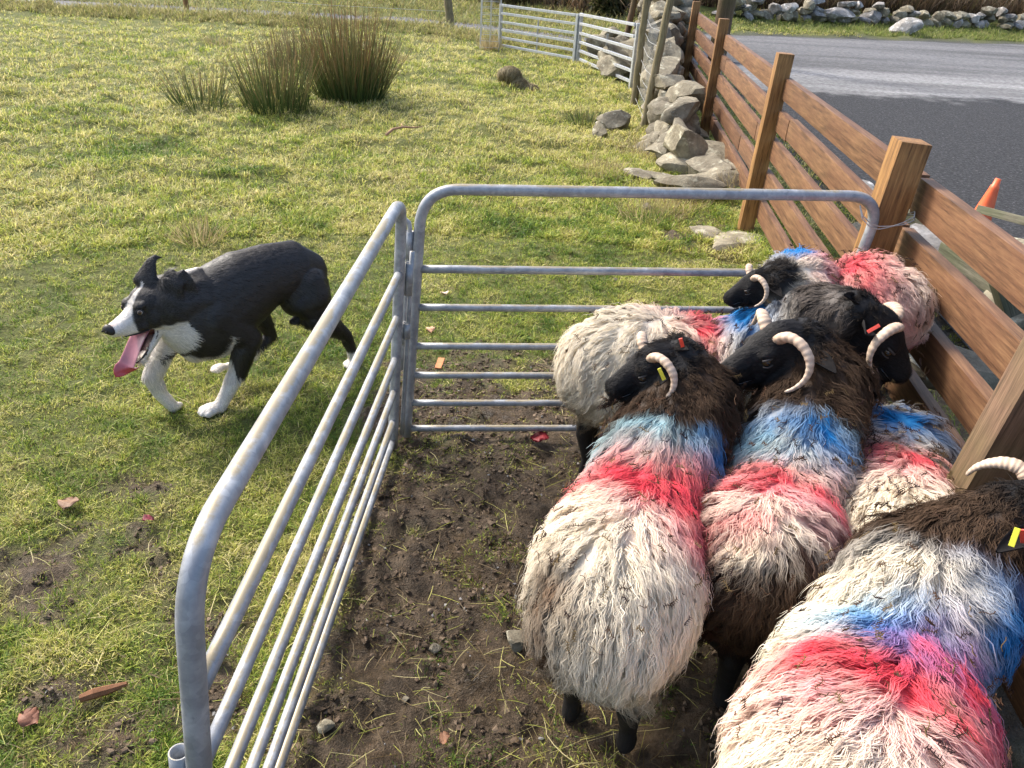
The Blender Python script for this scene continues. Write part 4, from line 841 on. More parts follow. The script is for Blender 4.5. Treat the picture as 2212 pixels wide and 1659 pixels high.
tp = crv([DH(-.03, 0, -.095), DH(.01, .0, -.105), DH(.055, .0, -.130), DH(.095, .0, -.160), DH(.120, -.004, -.182), DH(.134, -.004, -.192), DH(.134, .0, -.212)], 26)
tw = np.interp(np.linspace(0, 1, 26), [0, .2, .55, .75, .86, .93, 1], [.034, .036, .034, .033, .048, .050, .022])
tcol = np.array([np.array([.38, .15, .18])*(1-t)+np.array([.46, .05, .07])*t for t in np.clip((np.linspace(0, 1, 26)-.72)*6, 0, 1)])
slab(tp, tw, .0045, tcol, 'tongue', dog, .30, None, M_TONGUE, np.interp(np.linspace(0, 1, 26), [0, .5, .8, 1], [0, -.2, -.45, -.9]))
M_GUM = plain('mouth_lining', (.07, .018, .018), .35, .5)
b = MB(); Vq = V0*np.array([.036, .034, .034]); b.add(Vq@DB.T+DH(-.014, 0, -.098), F0); b.build('mouth_lining', M_GUM, dog, True)
for s in (-1, 1):
    b = MB(); b.tube(crv([DH(-.022, s*.042, -.085), DH(-.012, s*.044, -.120), DH(.02, s*.036, -.148), DH(.055, s*.028, -.168), DH(.086, s*.014, -.189), DH(.095, 0, -.195)], 20), .0042, 8); b.build('lip', M_SKINBLACK, dog, True)
    b = MB(); b.tube(crv([DH(-.022, s*.044, -.088), DH(.02, s*.037, -.088), DH(.06, s*.030, -.078), DH(.095, s*.021, -.066)], 16), .0030, 8); b.build('lip', M_SKINBLACK, dog, True)
M_TOOTH = plain('tooth', (.72, .66, .48), .3, .5)
for s in (-1, 1):
    for (f_, l_, u_, r_, h_) in ((.082, .011, -.188, .0036, .018), (.090, .004, -.192, .002, .008), (.045, .026, -.162, .0048, .011), (.028, .030, -.152, .0055, .013), (.010, .034, -.140, .0055, .012)):
        b = MB(); c_ = DH(f_, s*l_, u_); up_ = nrm(hU*.9-hF*.35); b.tube([c_, c_+up_*h_*.6, c_+up_*h_], [r_, r_*.75, r_*.15], 8); b.build('tooth', M_TOOTH, dog, True)
for s in (-1, 1):
    for (f_, l_, u_, h_) in ((.104, .016, -.060, .014),):
        b = MB(); c_ = DH(f_, s*l_, u_); b.tube([c_, c_-hU*h_*.6, c_-hU*h_-hF*.002], [.0032, .0024, .0005], 8); b.build('tooth', M_TOOTH, dog, True)
# ---------------------------------------------------------------- stones
def rock_mesh(name, size, seed, sub=3, ang=.25, flat=0):
    rs = np.random.default_rng(seed); V_, F_ = ico(sub); V_ = V_.copy()
    for _ in range(15):
        d = nrm(rs.normal(0, 1, 3)*[1, 1, 1.3]); lim = rs.uniform(.48, .8); k = V_@d; m_ = k > lim; V_[m_] -= (k[m_]-lim)[:, None]*d
    V_ = V_*(1+ang*(fbm(V_*1.7+seed*3.1, 3, seed)-.5)[:, None]+.16*(fbm(V_*6+seed, 3, seed+3)-.5)[:, None]); V_ = V_*np.array(size)*.70
    me = bpy.data.meshes.new(name); me.from_pydata(V_.tolist(), [], F_); me.update(); return me
def rock(name, c, size, seed, mt=None, yaw=0, tilt=0, parent=None, label=None, cat='stone', group=None, sub=3):
    o = link(name, rock_mesh(name, size, seed, sub), mt or M_STONE, parent); o.location = [float(v) for v in c]; o.rotation_euler = (tilt, tilt*.5, yaw)
    if parent is not None: o.location = [float(c[i])-parent.location[i] for i in range(3)]; o.matrix_parent_inverse = Matrix.Identity(4)
    autosmooth(o, 24)
    if label: tag(o, label, cat, group)
    return o
rr = random.Random(5)
lay = [(1330, 262, (.34, .30, .26), 'large square grey boulder on the grass beside the leaning stake', .1), (1306, 280, (.17, .15, .15), 'dark brown stone in front of the square boulder', .03), (1292, 290, (.20, .10, .17), 'pale slanting slab stone in front of the square boulder', .05),
 (1437, 318, (.50, .32, .14), 'low mossy stone below the third fence post', .03), (1500, 335, (.72, .45, .24), 'broad lichened boulder at the foot of the third fence post', .06), (1488, 362, (.40, .30, .16), 'grey stone between the two broad boulders along the fence', .04),
 (1532, 378, (.62, .34, .26), 'rounded tan boulder against the lowest fence rail', .06), (1565, 405, (.42, .26, .18), 'dark rough stone under the fence beside the pale flat stone', .04), (1500, 415, (.42, .26, .15), 'pale flat stone in front of the dark rough stone', .04),
 (1590, 522, (.55, .24, .06), 'flat slab stone at the foot of the second fence post', .0), (1530, 512, (.24, .16, .05), 'small slab left of the second fence post', .0), (1398, 452, (.085, .06, .055), 'small blue grey stone lying in the bare soil', .01),
 (1374, 382, (.26, .16, .09), 'pinkish stone bedded in dead grass', .0), (1415, 385, (.34, .16, .09), 'long reddish stone bedded in dead grass', .0), (1450, 292, (.55, .38, .22), 'grey stone at the toe of the ruined wall', .08), (1408, 190, (.5, .35, .25), 'lichened stone beside the gate end', .05)]
for i, (px, py, sz, lb, dz) in enumerate(lay):
    sz = tuple(v*(1.3 if 3 <= i <= 8 or i == 14 else 1.05) for v in sz)
    c = PZ(px, py, dz); rock('stone', (c[0], c[1], max(dz, gz(c[0], c[1])+sz[2]*.22)), sz, 100+i, yaw=rr.uniform(0, 3), tilt=rr.uniform(-.1, .1), label=lb, group='loose stones by the fence')
wall = empty('dry_stone_wall', (1.9, 10, 0), 'tumbledown dry stone wall of rounded lichened stones behind the wire stakes and fence', 'stone wall')
cnt = 0; rub = MB()
def wall_h(y): return float(np.interp(y, [7.0, 7.6, 8.8, 9.8, 11.6, 12.4, 18], [.12, .28, .46, .62, .78, 1.12, 1.25]))
y = 7.1
while y < 17.5:
    H_ = wall_h(y); z = .10; course = 0
    sz_ = rr.uniform(.26, .52) if y < 12 else rr.uniform(.28, .45)
    while z < H_:
        hh = rr.uniform(.12, .30); xo = fence_x(y)-float(np.interp(y, [7, 8.2, 9.2, 11.8, 12.6], [.32, .36, .42, .50, .36]))+.18*z*.4+rr.uniform(-.07, .07)
        big = 1.0
        if cnt < 98: rock('stone', (xo, y+rr.uniform(-.06, .06), z+hh/2-.03), (rr.uniform(.26, .38) if y < 12 else rr.uniform(.34, .55), sz_*1.15, hh*1.25), 300+cnt, yaw=rr.uniform(-.3, .3), tilt=rr.uniform(-.25, .25), parent=wall, sub=3 if y < 12 else 2); cnt += 1
        else:
            V_, F_ = ico(2); V_ = V_*(1+.35*(fbm(V_*1.7+cnt*3.1+y, 2, 4)-.5)[:, None])*np.array([.25, sz_*.58, hh*.62]); rub.add(V_+np.array([xo, y, z+hh/2]), F_)
            cnt += 1
        z += hh*.86
    y += sz_*.86
for i in range(150):
    y = rr.uniform(7.3, 18); H_ = wall_h(y); z = rr.uniform(.0, H_-.08); V_, F_ = ico(2); V_ = V_*(1+.4*(fbm(V_*1.7+i*3.1, 2, 4)-.5)[:, None])*np.array([.18, .18, .12]); rub.add(V_+np.array([fence_x(y)-(.38 if y < 12 else .12)+rr.uniform(-.1, .15), y, z]), F_)
o = rub.build('rubble', M_STONE, wall); o['kind'] = 'stuff'; autosmooth(o, 40)
# low heap behind the gate
heap = [(1290, 100), (1320, 105), (1345, 110), (1300, 128), (1335, 135), (1358, 140), (1345, 160), (1325, 150)]
for i, (px, py) in enumerate(heap):
    c = PZ(px, py, .15); rock('stone', (c[0], c[1]+.5, .15+.12*(i % 2)), (.5, .4, .36), 700+i, yaw=i, parent=wall)
# ---------------------------------------------------------------- far roadside wall
fw = empty('dry_stone_wall', (12, 25, 0), 'low ruined stone wall with white lichen on the verge across the road', 'stone wall')
def far_line(x): return road_edge_y(x)+1.9+.01*x
x = 5.0; cnt = 0
while x < 23 and cnt < 98:
    n_ = rr.choice([1, 2, 2, 3]) if x < 14 else rr.choice([1, 1, 2, 2])
    z0 = gz(x, far_line(x)); w = rr.uniform(.26, .48)
    for k_ in range(n_):
        s_ = (w*rr.uniform(.8, 1.2), .45, rr.uniform(.18, .34)); rock('stone', (x+rr.uniform(-.1, .1), far_line(x)+rr.uniform(-.15, .15), z0+.06+.18*k_), s_, 900+cnt, M_STONE_W if rr.random() < .5 else M_STONE, yaw=rr.uniform(-.4, .4), tilt=rr.uniform(-.2, .2), parent=fw, sub=2); cnt += 1
    x += w*.85
for (px, py, sz, lb, i) in ((1805, 28, (1.1, .5, .32), 'long pale slab lying on top of the far roadside wall', 0), (1880, 40, (.45, .4, .45), 'white square block at the far roadside wall', 1), (1958, 58, (.75, .55, .55), 'grey white boulder standing on the verge grass across the road', 2), (1700, 20, (.5, .4, .4), 'bright white stone on the far roadside wall beside the pole', 3)):
    d = ray(px, py); Y = road_edge_y(PY(px, py, 24.)[0])+(1.9 if i != 2 else .9); c = PY(px, py, Y); rock('boulder', (c[0], c[1], max(c[2], gz(c[0], c[1])+.1)), sz, 1100+i, M_STONE_W, yaw=.2, label=lb, group='pale stones along the far verge')
# ---------------------------------------------------------------- wispy plants built from stems
def stems(name, cx, cy, n, rad, hgt, wid, cols_lo, cols_hi, label=None, cat=None, seed=0, lean=.35, z0=None, kind=None, bend=.15, mt=None, group=None, parent=None, rx=None):
    rng = np.random.default_rng(seed); a = rng.random(n)*2*np.pi; r = rad*np.sqrt(rng.random(n)); x = cx+np.cos(a)*r*(rx or 1); y = cy+np.sin(a)*r; z = gzv(x, y)-.02
    S = 6; t = np.linspace(0, 1, S)[None, :, None]; L = hgt*(.30+.75*rng.random(n)**.8)*(1-.30*(r/rad)**2)
    out_ = np.stack([np.cos(a), np.sin(a), np.zeros(n)], -1); ln = lean*(r/rad)[:, None]*1.0+rng.normal(0, .16, (n, 1)); d = nrm(out_*ln+np.array([0, 0, 1.])+rng.normal(0, .07, (n, 3)))
    bd = nrm(rng.normal(0, 1, (n, 3))*[1, 1, .1])*bend*rng.random((n, 1))
    P = np.stack([x, y, z], -1)[:, None, :]+d[:, None, :]*(L[:, None, None]*t)+bd[:, None, :]*(L[:, None, None]*t**2.5)
    W = (wid*(.7+.6*rng.random(n)))[:, None]*np.array([1, 1, .9, .75, .5, .15]); th = rng.random(n)*np.pi; sd = np.stack([np.cos(th), np.sin(th), 0*th], -1)[:, None, :]*np.ones((1, S, 1)); nn = np.cross(sd, d[:, None, :])
    lo = np.array(cols_lo)[rng.integers(0, len(cols_lo), n)][:, None, :]; hi = np.array(cols_hi)[rng.integers(0, len(cols_hi), n)][:, None, :]; k_ = np.clip(t*1.5-.35+rng.normal(0, .15, (n, 1, 1)), 0, 1)
    c = (lo*(1-k_)+hi*k_)*(.7+.6*rng.random((n, 1, 1))); V_, F_, C_ = strips(P, W, sd, nn, c, .4)
    o = link(name, np_mesh(name, V_, F_, True, C_), mt or M_GRASS, parent)
    if label: tag(o, label, cat, group)
    if kind: o['kind'] = kind
    return o
RL = [(.05, .10, .025), (.08, .13, .035), (.13, .15, .05)]; RH = [(.18, .16, .06), (.30, .20, .09), (.40, .26, .13), (.13, .15, .045)]; DRY = [(.42, .34, .17), (.32, .24, .12), (.5, .42, .24)]
RM = m_fibre('rush_stems', .15, .55, .3)
def at(px, py): c = PZ(px, py, 0); return c[0], c[1]
x, y = at(757, 215); stems('rush_clump', x, y, 1000, .38, 1.22, .0085, RL, RH+[(.26, .13, .06)]*2, 'biggest rush clump, brown-tipped and as tall as the fence', 'rushes', 1, .42, bend=.12, mt=RM, group='rush clumps in the field')
x, y = at(600, 240); stems('rush_clump', x, y, 430, .33, .90, .0085, RL, RH, 'middle rush clump just left of the biggest one', 'rushes', 2, .45, bend=.12, mt=RM, group='rush clumps in the field')
x, y = at(437, 232); stems('rush_clump', x, y, 150, .28, .60, .0085, RL, RH, 'small sparse rush clump at the left of the row', 'rushes', 3, .6, bend=.12, mt=RM, group='rush clumps in the field')
x, y = at(640, 150); stems('rush_clump', x, y, 200, .32, .78, .009, [(.16, .13, .06), (.09, .10, .04)], [(.28, .19, .09), (.33, .24, .13)], 'brown rush clump behind the gap between the two tallest', 'rushes', 4, .3, bend=.12, mt=RM, group='rush clumps in the field')
x, y = at(1265, 272); stems('rush_clump', x, y, 200, .17, .30, .006, RL, RL+DRY, 'low dark rush tuft near the square boulder', 'rushes', 5, .9, bend=.2, mt=RM, group='rush clumps in the field')
for i, (px, py, lb) in enumerate(((1560, 350, 0), (1385, 330, 0), (1590, 430, 0), (1300, 375, 0), (1460, 450, 0), (1400, 470, 0), (430, 520, 1), (940, 90, 0), (850, 130, 0), (470, 95, 0))):
    x, y = at(px, py); stems('grass_tussock', x, y, 260, .22 if not lb else .12, .22, .004, DRY+[(.2, .22, .06)], DRY, ['straw coloured tussock by the reddish stones', 'straw tussock left of the broad lichened boulder', 'dead grass tussock under the fence rails', 'thin tan tussock in the open grass', 'dead grass tussock beside the bare soil', 'flattened straw tussock above the hurdle top rail', 'pale wispy tussock behind the dog', 'rough tussock on the bank left of the wooden post', 'dull tussock behind the biggest rush clump', 'brown tussock at the back of the field'][i], 'tussock', 20+i, 1.0, bend=.5, group='dead grass tussocks')
# dry bank in front of the track, dead bracken and heather beyond
def band(name, xs, yf, n, w, hgt, lo, hi, seed, mt=None, wid=.010, lean=.8):
    rng = np.random.default_rng(seed); x = rng.uniform(xs[0], xs[1], n); y = np.array([yf(v) for v in x])+np.clip(rng.normal(0, w, n), -1.3*w, 2*w); z = gzv(x, y)
    S = 5; t = np.linspace(0, 1, S)[None, :, None]; L = hgt*(.4+.8*rng.random(n))*(.4+1.1*fbm(xy3(x, y, .9), 2, seed)); d = nrm(rng.normal(0, lean*.6, (n, 3))*[1, 1, 0]+[0, 0, 1.]); bd = rng.normal(0, 1, (n, 3))*[1, 1, .15]*.35
    P = np.stack([x, y, z-.02], -1)[:, None, :]+d[:, None, :]*(L[:, None, None]*t)+bd[:, None, :]*(L[:, None, None]*t**2); th = rng.random(n)*np.pi
    sd = np.stack([np.cos(th), np.sin(th), 0*th], -1)[:, None, :]*np.ones((1, S, 1)); W = (wid*(.6+.8*rng.random(n)))[:, None]*np.array([1, 1, .8, .6, .15]); k_ = t
    lo = np.array(lo)[rng.integers(0, len(lo), n)][:, None, :]; hi = np.array(hi)[rng.integers(0, len(hi), n)][:, None, :]; c = (lo*(1-k_)+hi*k_)*(.6+.8*rng.random((n, 1, 1)))
    V_, F_, C_ = strips(P, W, sd, None, c, 0); return tag(link(name, np_mesh(name, V_, F_, True, C_), mt or M_GRASS), kind='stuff')
OL = [(.10, .09, .03), (.16, .13, .05), (.09, .11, .03)]; OH = [(.50, .42, .20), (.42, .38, .15), (.34, .36, .12)]
band('bank_grass', (-14, 1.2), lambda x: float(track_y(x))-1.95, 18000, .35, .15, OL, OH, 41, wid=.012)
band('rough_grass', (-22, 3.5), lambda x: float(track_y(x))+3.2, 16000, 1.5, .22, OL, OH, 42, wid=.016)
BRN = [(.05, .035, .022), (.09, .06, .035), (.14, .09, .05)]; BRH = [(.16, .10, .06), (.24, .17, .10), (.30, .22, .15), (.12, .11, .04)]
band('dead_bracken', (-22, 3.5), lambda x: float(track_y(x))+6.5, 16000, 1.6, .75, BRN, BRH, 43, wid=.02)
GO = [(.10, .15, .03), (.16, .20, .05)]; GH = [(.30, .34, .09), (.24, .30, .07), (.42, .38, .15)]
band('verge_grass', (3.2, 34), lambda x: float(road_edge_y(x))+1.1, 22000, .6, .13, GO, GH, 44, wid=.018)
band('dead_bracken', (3.5, 50), lambda x: float(road_edge_y(x))+5.6, 42000, 2.1, 1.25, BRN, BRH, 45, wid=.028, lean=.45)
LEAF = [(.045, .075, .018), (.08, .11, .03), (.14, .15, .05)]
def bush(x, y, r, h, label, seed, cols=LEAF, n=5000):
    rng = np.random.default_rng(seed); z0 = gz(x, y); o = empty('bush', (x, y, z0), label, 'bush', 'bushes beyond the roadside')
    u = nrm(rng.normal(0, 1, (n, 3))); rr_ = rng.random(n)**.33*(.75+.5*fbm(u*2+seed, 2, seed)); p = u*rr_[:, None]*np.array([r, r, h*.55])+np.array([x, y, z0+h*.5]); p[:, 2] = np.maximum(p[:, 2], z0)
    d = nrm(rng.normal(0, 1, (n, 3))); sd = nrm(np.cross(d, rng.normal(0, 1, (n, 3)))); t = np.linspace(0, 1, 3)[None, :, None]; P = p[:, None, :]+d[:, None, :]*t*.13; W = np.tile(np.array([[.02, .06, .01]]), (n, 1)); c = np.array(cols)[rng.integers(0, len(cols), n)][:, None, :]*(.6+.8*rng.random((n, 1, 1)))*np.ones((1, 3, 1))
    V_, F_, C_ = strips(P, W, sd[:, None, :]*np.ones((1, 3, 1)), None, c, 0); link('foliage', np_mesh('foliage', V_, F_, True, C_), M_GRASS, o)
    b = MB(); 
    for i in range(14): a = i*2.4; b.tube([(x, y, z0-.05), (x+math.cos(a)*r*.3, y+math.sin(a)*r*.3, z0+h*.45), (x+math.cos(a)*r*.75, y+math.sin(a)*r*.7, z0+h*.85)], [.025, .016, .004], 5, True, (.08, .055, .035))
    b.build('stems', M_FIBREBITS, o, color=True); return o
for i, (px, py, Y, r, h, lb) in enumerate(((2010, -20, 30, 1.8, 1.7, 'dark green gorse bush behind the far wall, left of the corner one'), (2180, -15, 30, 2.2, 2.0, 'green bush in the top right corner'), (1720, -15, 29.5, 1.2, 1.1, 'small dull bush behind the far wall above the white stone'), (2090, 5, 32, 1.6, 2.0, 'mid green bush between the two larger ones at top right'), (1240, 20, 22.5, .8, .7, 'low dark bush beyond the track above the gates'), (1310, 45, 21, .5, .6, 'small olive bush beyond the track near the right gate'), (700, 5, 25, 1.5, .9, 'dark bush beyond the track above the rushes'), (1120, 0, 23, 1.0, .8, 'dark heathery bush above the left gate'))):
    c = PY(px, py, Y); bush(c[0], Y, r, h, lb, 60+i, LEAF if i < 4 else [(.05, .06, .02), (.09, .09, .035), (.12, .10, .05)], 6000 if i < 4 else 2500)
# ---------------------------------------------------------------- gates, stakes, pole, guards
def gate(label, p0, p1, h, t0, t1):
    p0 = np.array(p0, float); p1 = np.array(p1, float); u0 = nrm(np.array(t0, float)-p0); u1 = nrm(np.array(t1, float)-p1); h0 = np.linalg.norm(np.array(t0)-p0); h1 = np.linalg.norm(np.array(t1)-p1)
    o = empty('field_gate', p0, label, 'gate', 'pair of galvanised field gates'); yaw = p1-p0; Bx = basis((0, 0, 1), nrm(yaw))
    for (pp, u, hh) in ((p0, u0, h0), (p1, u1, h1)): b = MB(); b.box(pp+u*hh/2, (.05, .05, hh), Bx, .004); b.build('upright', M_GATE, o)
    for i, f in enumerate((1, .80, .615, .44, .27, .10)):
        a = p0+u0*h0*f; c = p1+u1*h1*f; L = np.linalg.norm(c-a); d = nrm(c-a); b = MB(); b.box((a+c)/2-np.array([0, 0, .02 if i == 0 else 0]), (.038, .038, L-.055), basis(d), .003); b.build('rail', M_GATE, o)
    m_ = (p0+p1)/2; b = MB(); b.box(m_+np.array([0.0, .03, h0*.40]), (.03, .012, h0*.72), Bx, .001); b.build('brace', M_GATE, o); return o
gL, gM, gR = PZ(1082, 107, 0), PZ(1241, 137, 0), PZ(1367, 192, 0)
gate('left field gate, near the wire tree guard', gL, gM, .75, PY(1080, 8, gL[1]), PY(1247, 30, gM[1]))
gate('right field gate, ending at the stone wall stakes', gM+np.array([.07, -.03, 0]), gR, .8, PY(1253, 28, gM[1]-.03), PY(1374, 50, gR[1]))
def stake(label, b_, t_, r, mt=None, name='fence_stake', cat='stake', group='round fence stakes'):
    b = MB(); b_ = np.array(b_, float); t_ = np.array(t_, float); n = 14; rs = random.Random(int(r*1e5)); L = np.linalg.norm(t_-b_)
    pts = [b_+(t_-b_)*i/(n-1)+np.array([rs.uniform(-.006, .006), rs.uniform(-.006, .006), 0]) for i in range(n)]; b.tube(np.array(pts)-b_, [r*(1.04-.12*i/n)*rs.uniform(.96, 1.04) for i in range(n)], 14); o = b.build(name, mt or M_STAKE, None, True); o.location = b_.tolist(); autosmooth(o, 50); return tag(o, label, cat, group)
b_ = PZ(1388, 278, 0); stake('nearest round stake leaning right in front of the stone wall', b_+[0, 0, -.1], PY(1452, -20, b_[1]), .042)
b_ = PZ(1369, 228, 0); stake('second round stake, between the gate end and the wall', b_+[0, 0, -.1], PY(1399, -20, b_[1]), .045)
b_ = PZ(1346, 108, 0); stake('dark split stake leaning right beyond the right gate', b_+[0, 0, -.1], PY(1374, -15, b_[1]), .06, M_OLDPOST)
b_ = PZ(975, 64, 0); stake('round grey post on the bank left of the gates', b_+[0, 0, -.1], PY(963, -40, b_[1]), .085)
b_ = PZ(403, 27, 0); stake('brown fence post on the back bank, above the small rush clump', b_+[0, 0, -.1], PY(396, -45, b_[1]), .055, M_POST)
b_ = PZ(107, 18, 0); stake('brown fence post on the back bank, in the top left corner', b_+[0, 0, -.1], PY(100, -50, b_[1]), .055, M_POST)
b_ = PZ(1548, 128, 0); stake('thick greenish wooden pole rising behind the third fence post', b_+[0, 0, -.1], b_+np.array([.05, 0, 5.5]), .155, M_OLDPOST, 'utility_pole', 'pole', None)
# wire netting sagging between the stakes, and strands of the back fence
nw = empty('wire_netting', (1.2, 9, 0), 'slack wire netting strung along the stakes in front of the stone wall', 'wire netting')
sA, sB = PZ(1388, 278, 0), PZ(1369, 228, 0); sC = np.array([gR[0]+.03, gR[1]-.1, 0])
for i in range(7):
    z = .1+.15*i; b = MB(); b.tube([sA+np.array([.05*z, 0, z]), (sA+sB)/2+np.array([.02, 0, z-.03]), sB+np.array([.03*z, 0, z]), (sB+sC)/2+np.array([.01, 0, z-.02]), sC+np.array([0, 0, z])], .0022, 5); b.build('line_wire', M_WIRE, nw)
b = MB()
for i in range(26):
    t = i/25; p = sA*(1-t)+sC*t; b.tube([p+np.array([0, 0, .08]), p+np.array([.03, .0, 1.02])], .0016, 4)
b.build('stay_wires', M_WIRE, nw)
bf = empty('wire_fence', (-4, 18, 0), 'thin wire strands of the fence along the back bank', 'wire fence'); pa, pb, pc = PZ(107, 18, 0), PZ(403, 27, 0), PZ(975, 64, 0)
for z in (.35, .6, .85, 1.05): b = MB(); b.tube([pa+[-8, .3, z], pa+[0, 0, z], (pa+pb)/2+[0, 0, z-.03], pb+[0, 0, z], (pb+pc)/2+[0, 0, z-.03], pc+[0, 0, z]], .004, 5); b.build('line_wire', M_WIRE, bf)
tg = PZ(1058, 108, 0); go = empty('tree_guard', tg, 'square cage of grey wire mesh left of the gates', 'tree guard')
b = MB(); w = .17; corners = [(-w, -w), (w, -w), (w, w), (-w, w)]
for i in range(8): z = .06+.105*i; b.tube([tg+np.array([cx, cy, z]) for cx, cy in corners+corners[:1]], .004, 4)
b.build('mesh_rings', M_WIRE, go); b = MB()
for cx, cy in corners+[(0, -w), (0, w), (w, 0), (-w, 0)]: b.tube([tg+np.array([cx, cy, -.02]), tg+np.array([cx, cy, .84])], .005, 4)
b.build('mesh_uprights', M_WIRE, go)
stems('dead_grass', tg[0], tg[1], 240, .2, .3, .008, DRY, DRY, seed=77, parent=go, lean=.6)
# upturned sod
sx, sy = at(1100, 190); sod = empty('grass_sod', (sx, sy, 0), 'upturned tan sod with hanging roots, on the grass before the gates', 'sod')
Bs = Blob(); Bs.ell((sx, sy, .17), (.15, .12, .10)); Bs.ell((sx+.12, sy-.05, .07), (.13, .10, .08)); Bs.ell((sx+.26, sy-.08, .03), (.14, .08, .05)); Bs.ell((sx-.05, sy, .08), (.07, .07, .1)); sm = Bs.mesh('earth', .02, 2); set_col(sm, np.tile([.06, .04, .022], (len(sm.vertices), 1))); link('earth', sm, M_SKIN, sod)
hr, hn = sample_mesh(sm, 2600, lambda c: (c[..., 2] > .04)*1.0+1e-6); fl = np.array([-.5, -.6, -.7])[None]+RNG.normal(0, .4, (2600, 3)); fl = nrm(fl-hn*(fl*hn).sum(1, keepdims=True)); Ph = fibre_lines(hr, hn, fl, .10*(.5+RNG.random(2600)), 5, lift=.3, wav=.006, wlen=.08, curve=.12); nn = hn[:, None, :]*np.ones((1, 5, 1)); sd = nrm(np.cross(nrm(np.gradient(Ph, axis=1)), nn)); ch = np.array(DRY)[RNG.integers(0, 3, 2600)][:, None, :]*np.ones((1, 5, 1))*(.5+.6*RNG.random((2600, 1, 1))); Vh, Fh, Ch = strips(Ph, np.full((2600, 5), .006)*np.array([1, 1, 1, .7, .2]), sd, nn, ch, .3); tag(link('dead_grass', np_mesh('dead_grass', Vh, Fh, True, Ch), M_GRASS, sod), kind='stuff')
# ---------------------------------------------------------------- beyond the fence on the right: cone, planks, slabs
M_CONE = plain('cone_plastic', (.78, .12, .035), .45, .5, 0, 12, (.85, .17, .05))
ct = PY(2157, 386, 5.5); base_z = -.02; cb = np.array([ct[0]-.06, ct[1]-.03, base_z]); cone = empty('traffic_cone', cb, 'faded orange road cone standing on the tarmac behind the fence', 'cone')
b = MB(); ax = ct-cb; b.tube([cb+ax*.06, cb+ax*.5, cb+ax*.86, cb+ax*.9, cb+ax*.91, cb+ax*1.0], [.115, .064, .032, .030, .024, .020], 20); b.build('cone_body', M_CONE, cone, True)
b = MB(); b.box(cb+np.array([0, 0, .015]), (.30, .30, .03), None, .006); b.build('cone_base', plain('cone_rubber', (.03, .03, .03), .8), cone)
def plank(label, a, c, w, t, roll=0):
    a = np.array(a, float); c = np.array(c, float); L = np.linalg.norm(c-a); y = (c-a)/L; x = nrm(np.cross(y, [0, 0, 1.])); z = np.cross(x, y); cr_, sr_ = math.cos(roll), math.sin(roll); x, z = x*cr_+z*sr_, z*cr_-x*sr_
    b = MB(); b.box((0, 0, 0), (w, L, t), None, .005); o = b.build('plank', M_PLANK); m_ = (a+c)/2; o.matrix_world = Matrix(((x[0], y[0], z[0], m_[0]), (x[1], y[1], z[1], m_[1]), (x[2], y[2], z[2], m_[2]), (0, 0, 0, 1))); autosmooth(o, 30); return tag(o, label, 'plank', 'weathered planks behind the fence')
plank('grey weathered plank lying in front of the orange cone', PY(2128, 455, 5.0), PY(2260, 490, 4.5), .14, .05, .2)
plank('mossy plank stub behind the big fence post', PY(1935, 458, 4.5), PY(2070, 505, 4.2), .12, .06, .1)
plank('dark mossy timber below the grey slab, seen between the top two rails', PY(2060, 545, 3.9), PY(2185, 620, 3.3), .16, .10, 0)
plank('dark upright timber leaning behind the second rail', PY(2165, 610, 3.2), PY(2205, 690, 3.2)-np.array([0, 0, .05]), .08, .08, 0)
for i, (px, py, Y, sz, lb) in enumerate(((2075, 530, 4.1, (.55, .5, .12), 'pale grey slab between the top two rails right of the big post'), (2195, 560, 3.7, (.5, .4, .15), 'pale slab at the right edge behind the top rail'), (2190, 660, 3.3, (.3, .3, .22), 'grey stone behind the second rail at the right edge'), (1850, 410, 5.2, (.35, .22, .12), 'white stone seen through the fence left of the big post'), (1990, 790, 2.6, (.4, .3, .15), 'pale stone seen between the lower rails by the sheep face'), (1890, 500, 4.4, (.4, .3, .12), 'flat stone behind the middle rails at the big post'))):
    c = PY(px, py, Y); c[2] = max(c[2], sz[2]*.2); rock('stone', c, sz, 1300+i, M_STONE_W if i in (0, 3) else M_STONE, yaw=i*.7, label=lb, group='stones behind the fence')
band('fence_side_grass', (1.45, 2.25), lambda x: rr.uniform(1.0, 8.5), 9000, .1, .09, GO, GH, 48, wid=.005)
# ---------------------------------------------------------------- litter on the ground
def leafy(name, px, py, size, colr, label, cat, seed, mt=None, thick=.0015):
    rs = np.random.default_rng(seed); c = PZ(px, py, .03); c[2] = gz(c[0], c[1])+.022; n = 7; b = MB(); a = rs.random()*6.28; d = np.array([math.cos(a), math.sin(a), 0]); s_ = np.array([-d[1], d[0], 0]); V_ = []
    for k_ in (0, 1):
        for i in range(n):
            t = i/(n-1); w = size*.45*math.sin(math.pi*(t*.9+.05))*(.8+.4*rs.random())
            for j in (-1, 0, 1): V_.append(c+d*size*(t-.5)+s_*w*j+np.array([0, 0, .012*abs(j)*rs.random()+.006*math.sin(t*5)-k_*thick*(1)]))
    m_ = n*3; F_ = [(i*3+j, i*3+j+1, i*3+j+4, i*3+j+3) for i in range(n-1) for j in (0, 1)]+[(m_+i*3+j, m_+i*3+j+3, m_+i*3+j+4, m_+i*3+j+1) for i in range(n-1) for j in (0, 1)]
    ed = [i*3 for i in range(n)]+[i*3+2 for i in range(n-1, -1, -1)]; F_ += [(ed[i], ed[(i+1) % len(ed)], m_+ed[(i+1) % len(ed)], m_+ed[i]) for i in range(len(ed))]
    b.add(V_, F_); return tag(b.build(name, mt or plain('leaf_%d' % seed, colr, .6, .3, 0, 60), None, True), label, cat, 'litter on the ground')
leafy('plastic_scrap', 1166, 941, .075, (.14, .008, .012), 'crumpled dark red plastic scrap on the mud by the left sheep', 'plastic scrap', 1)
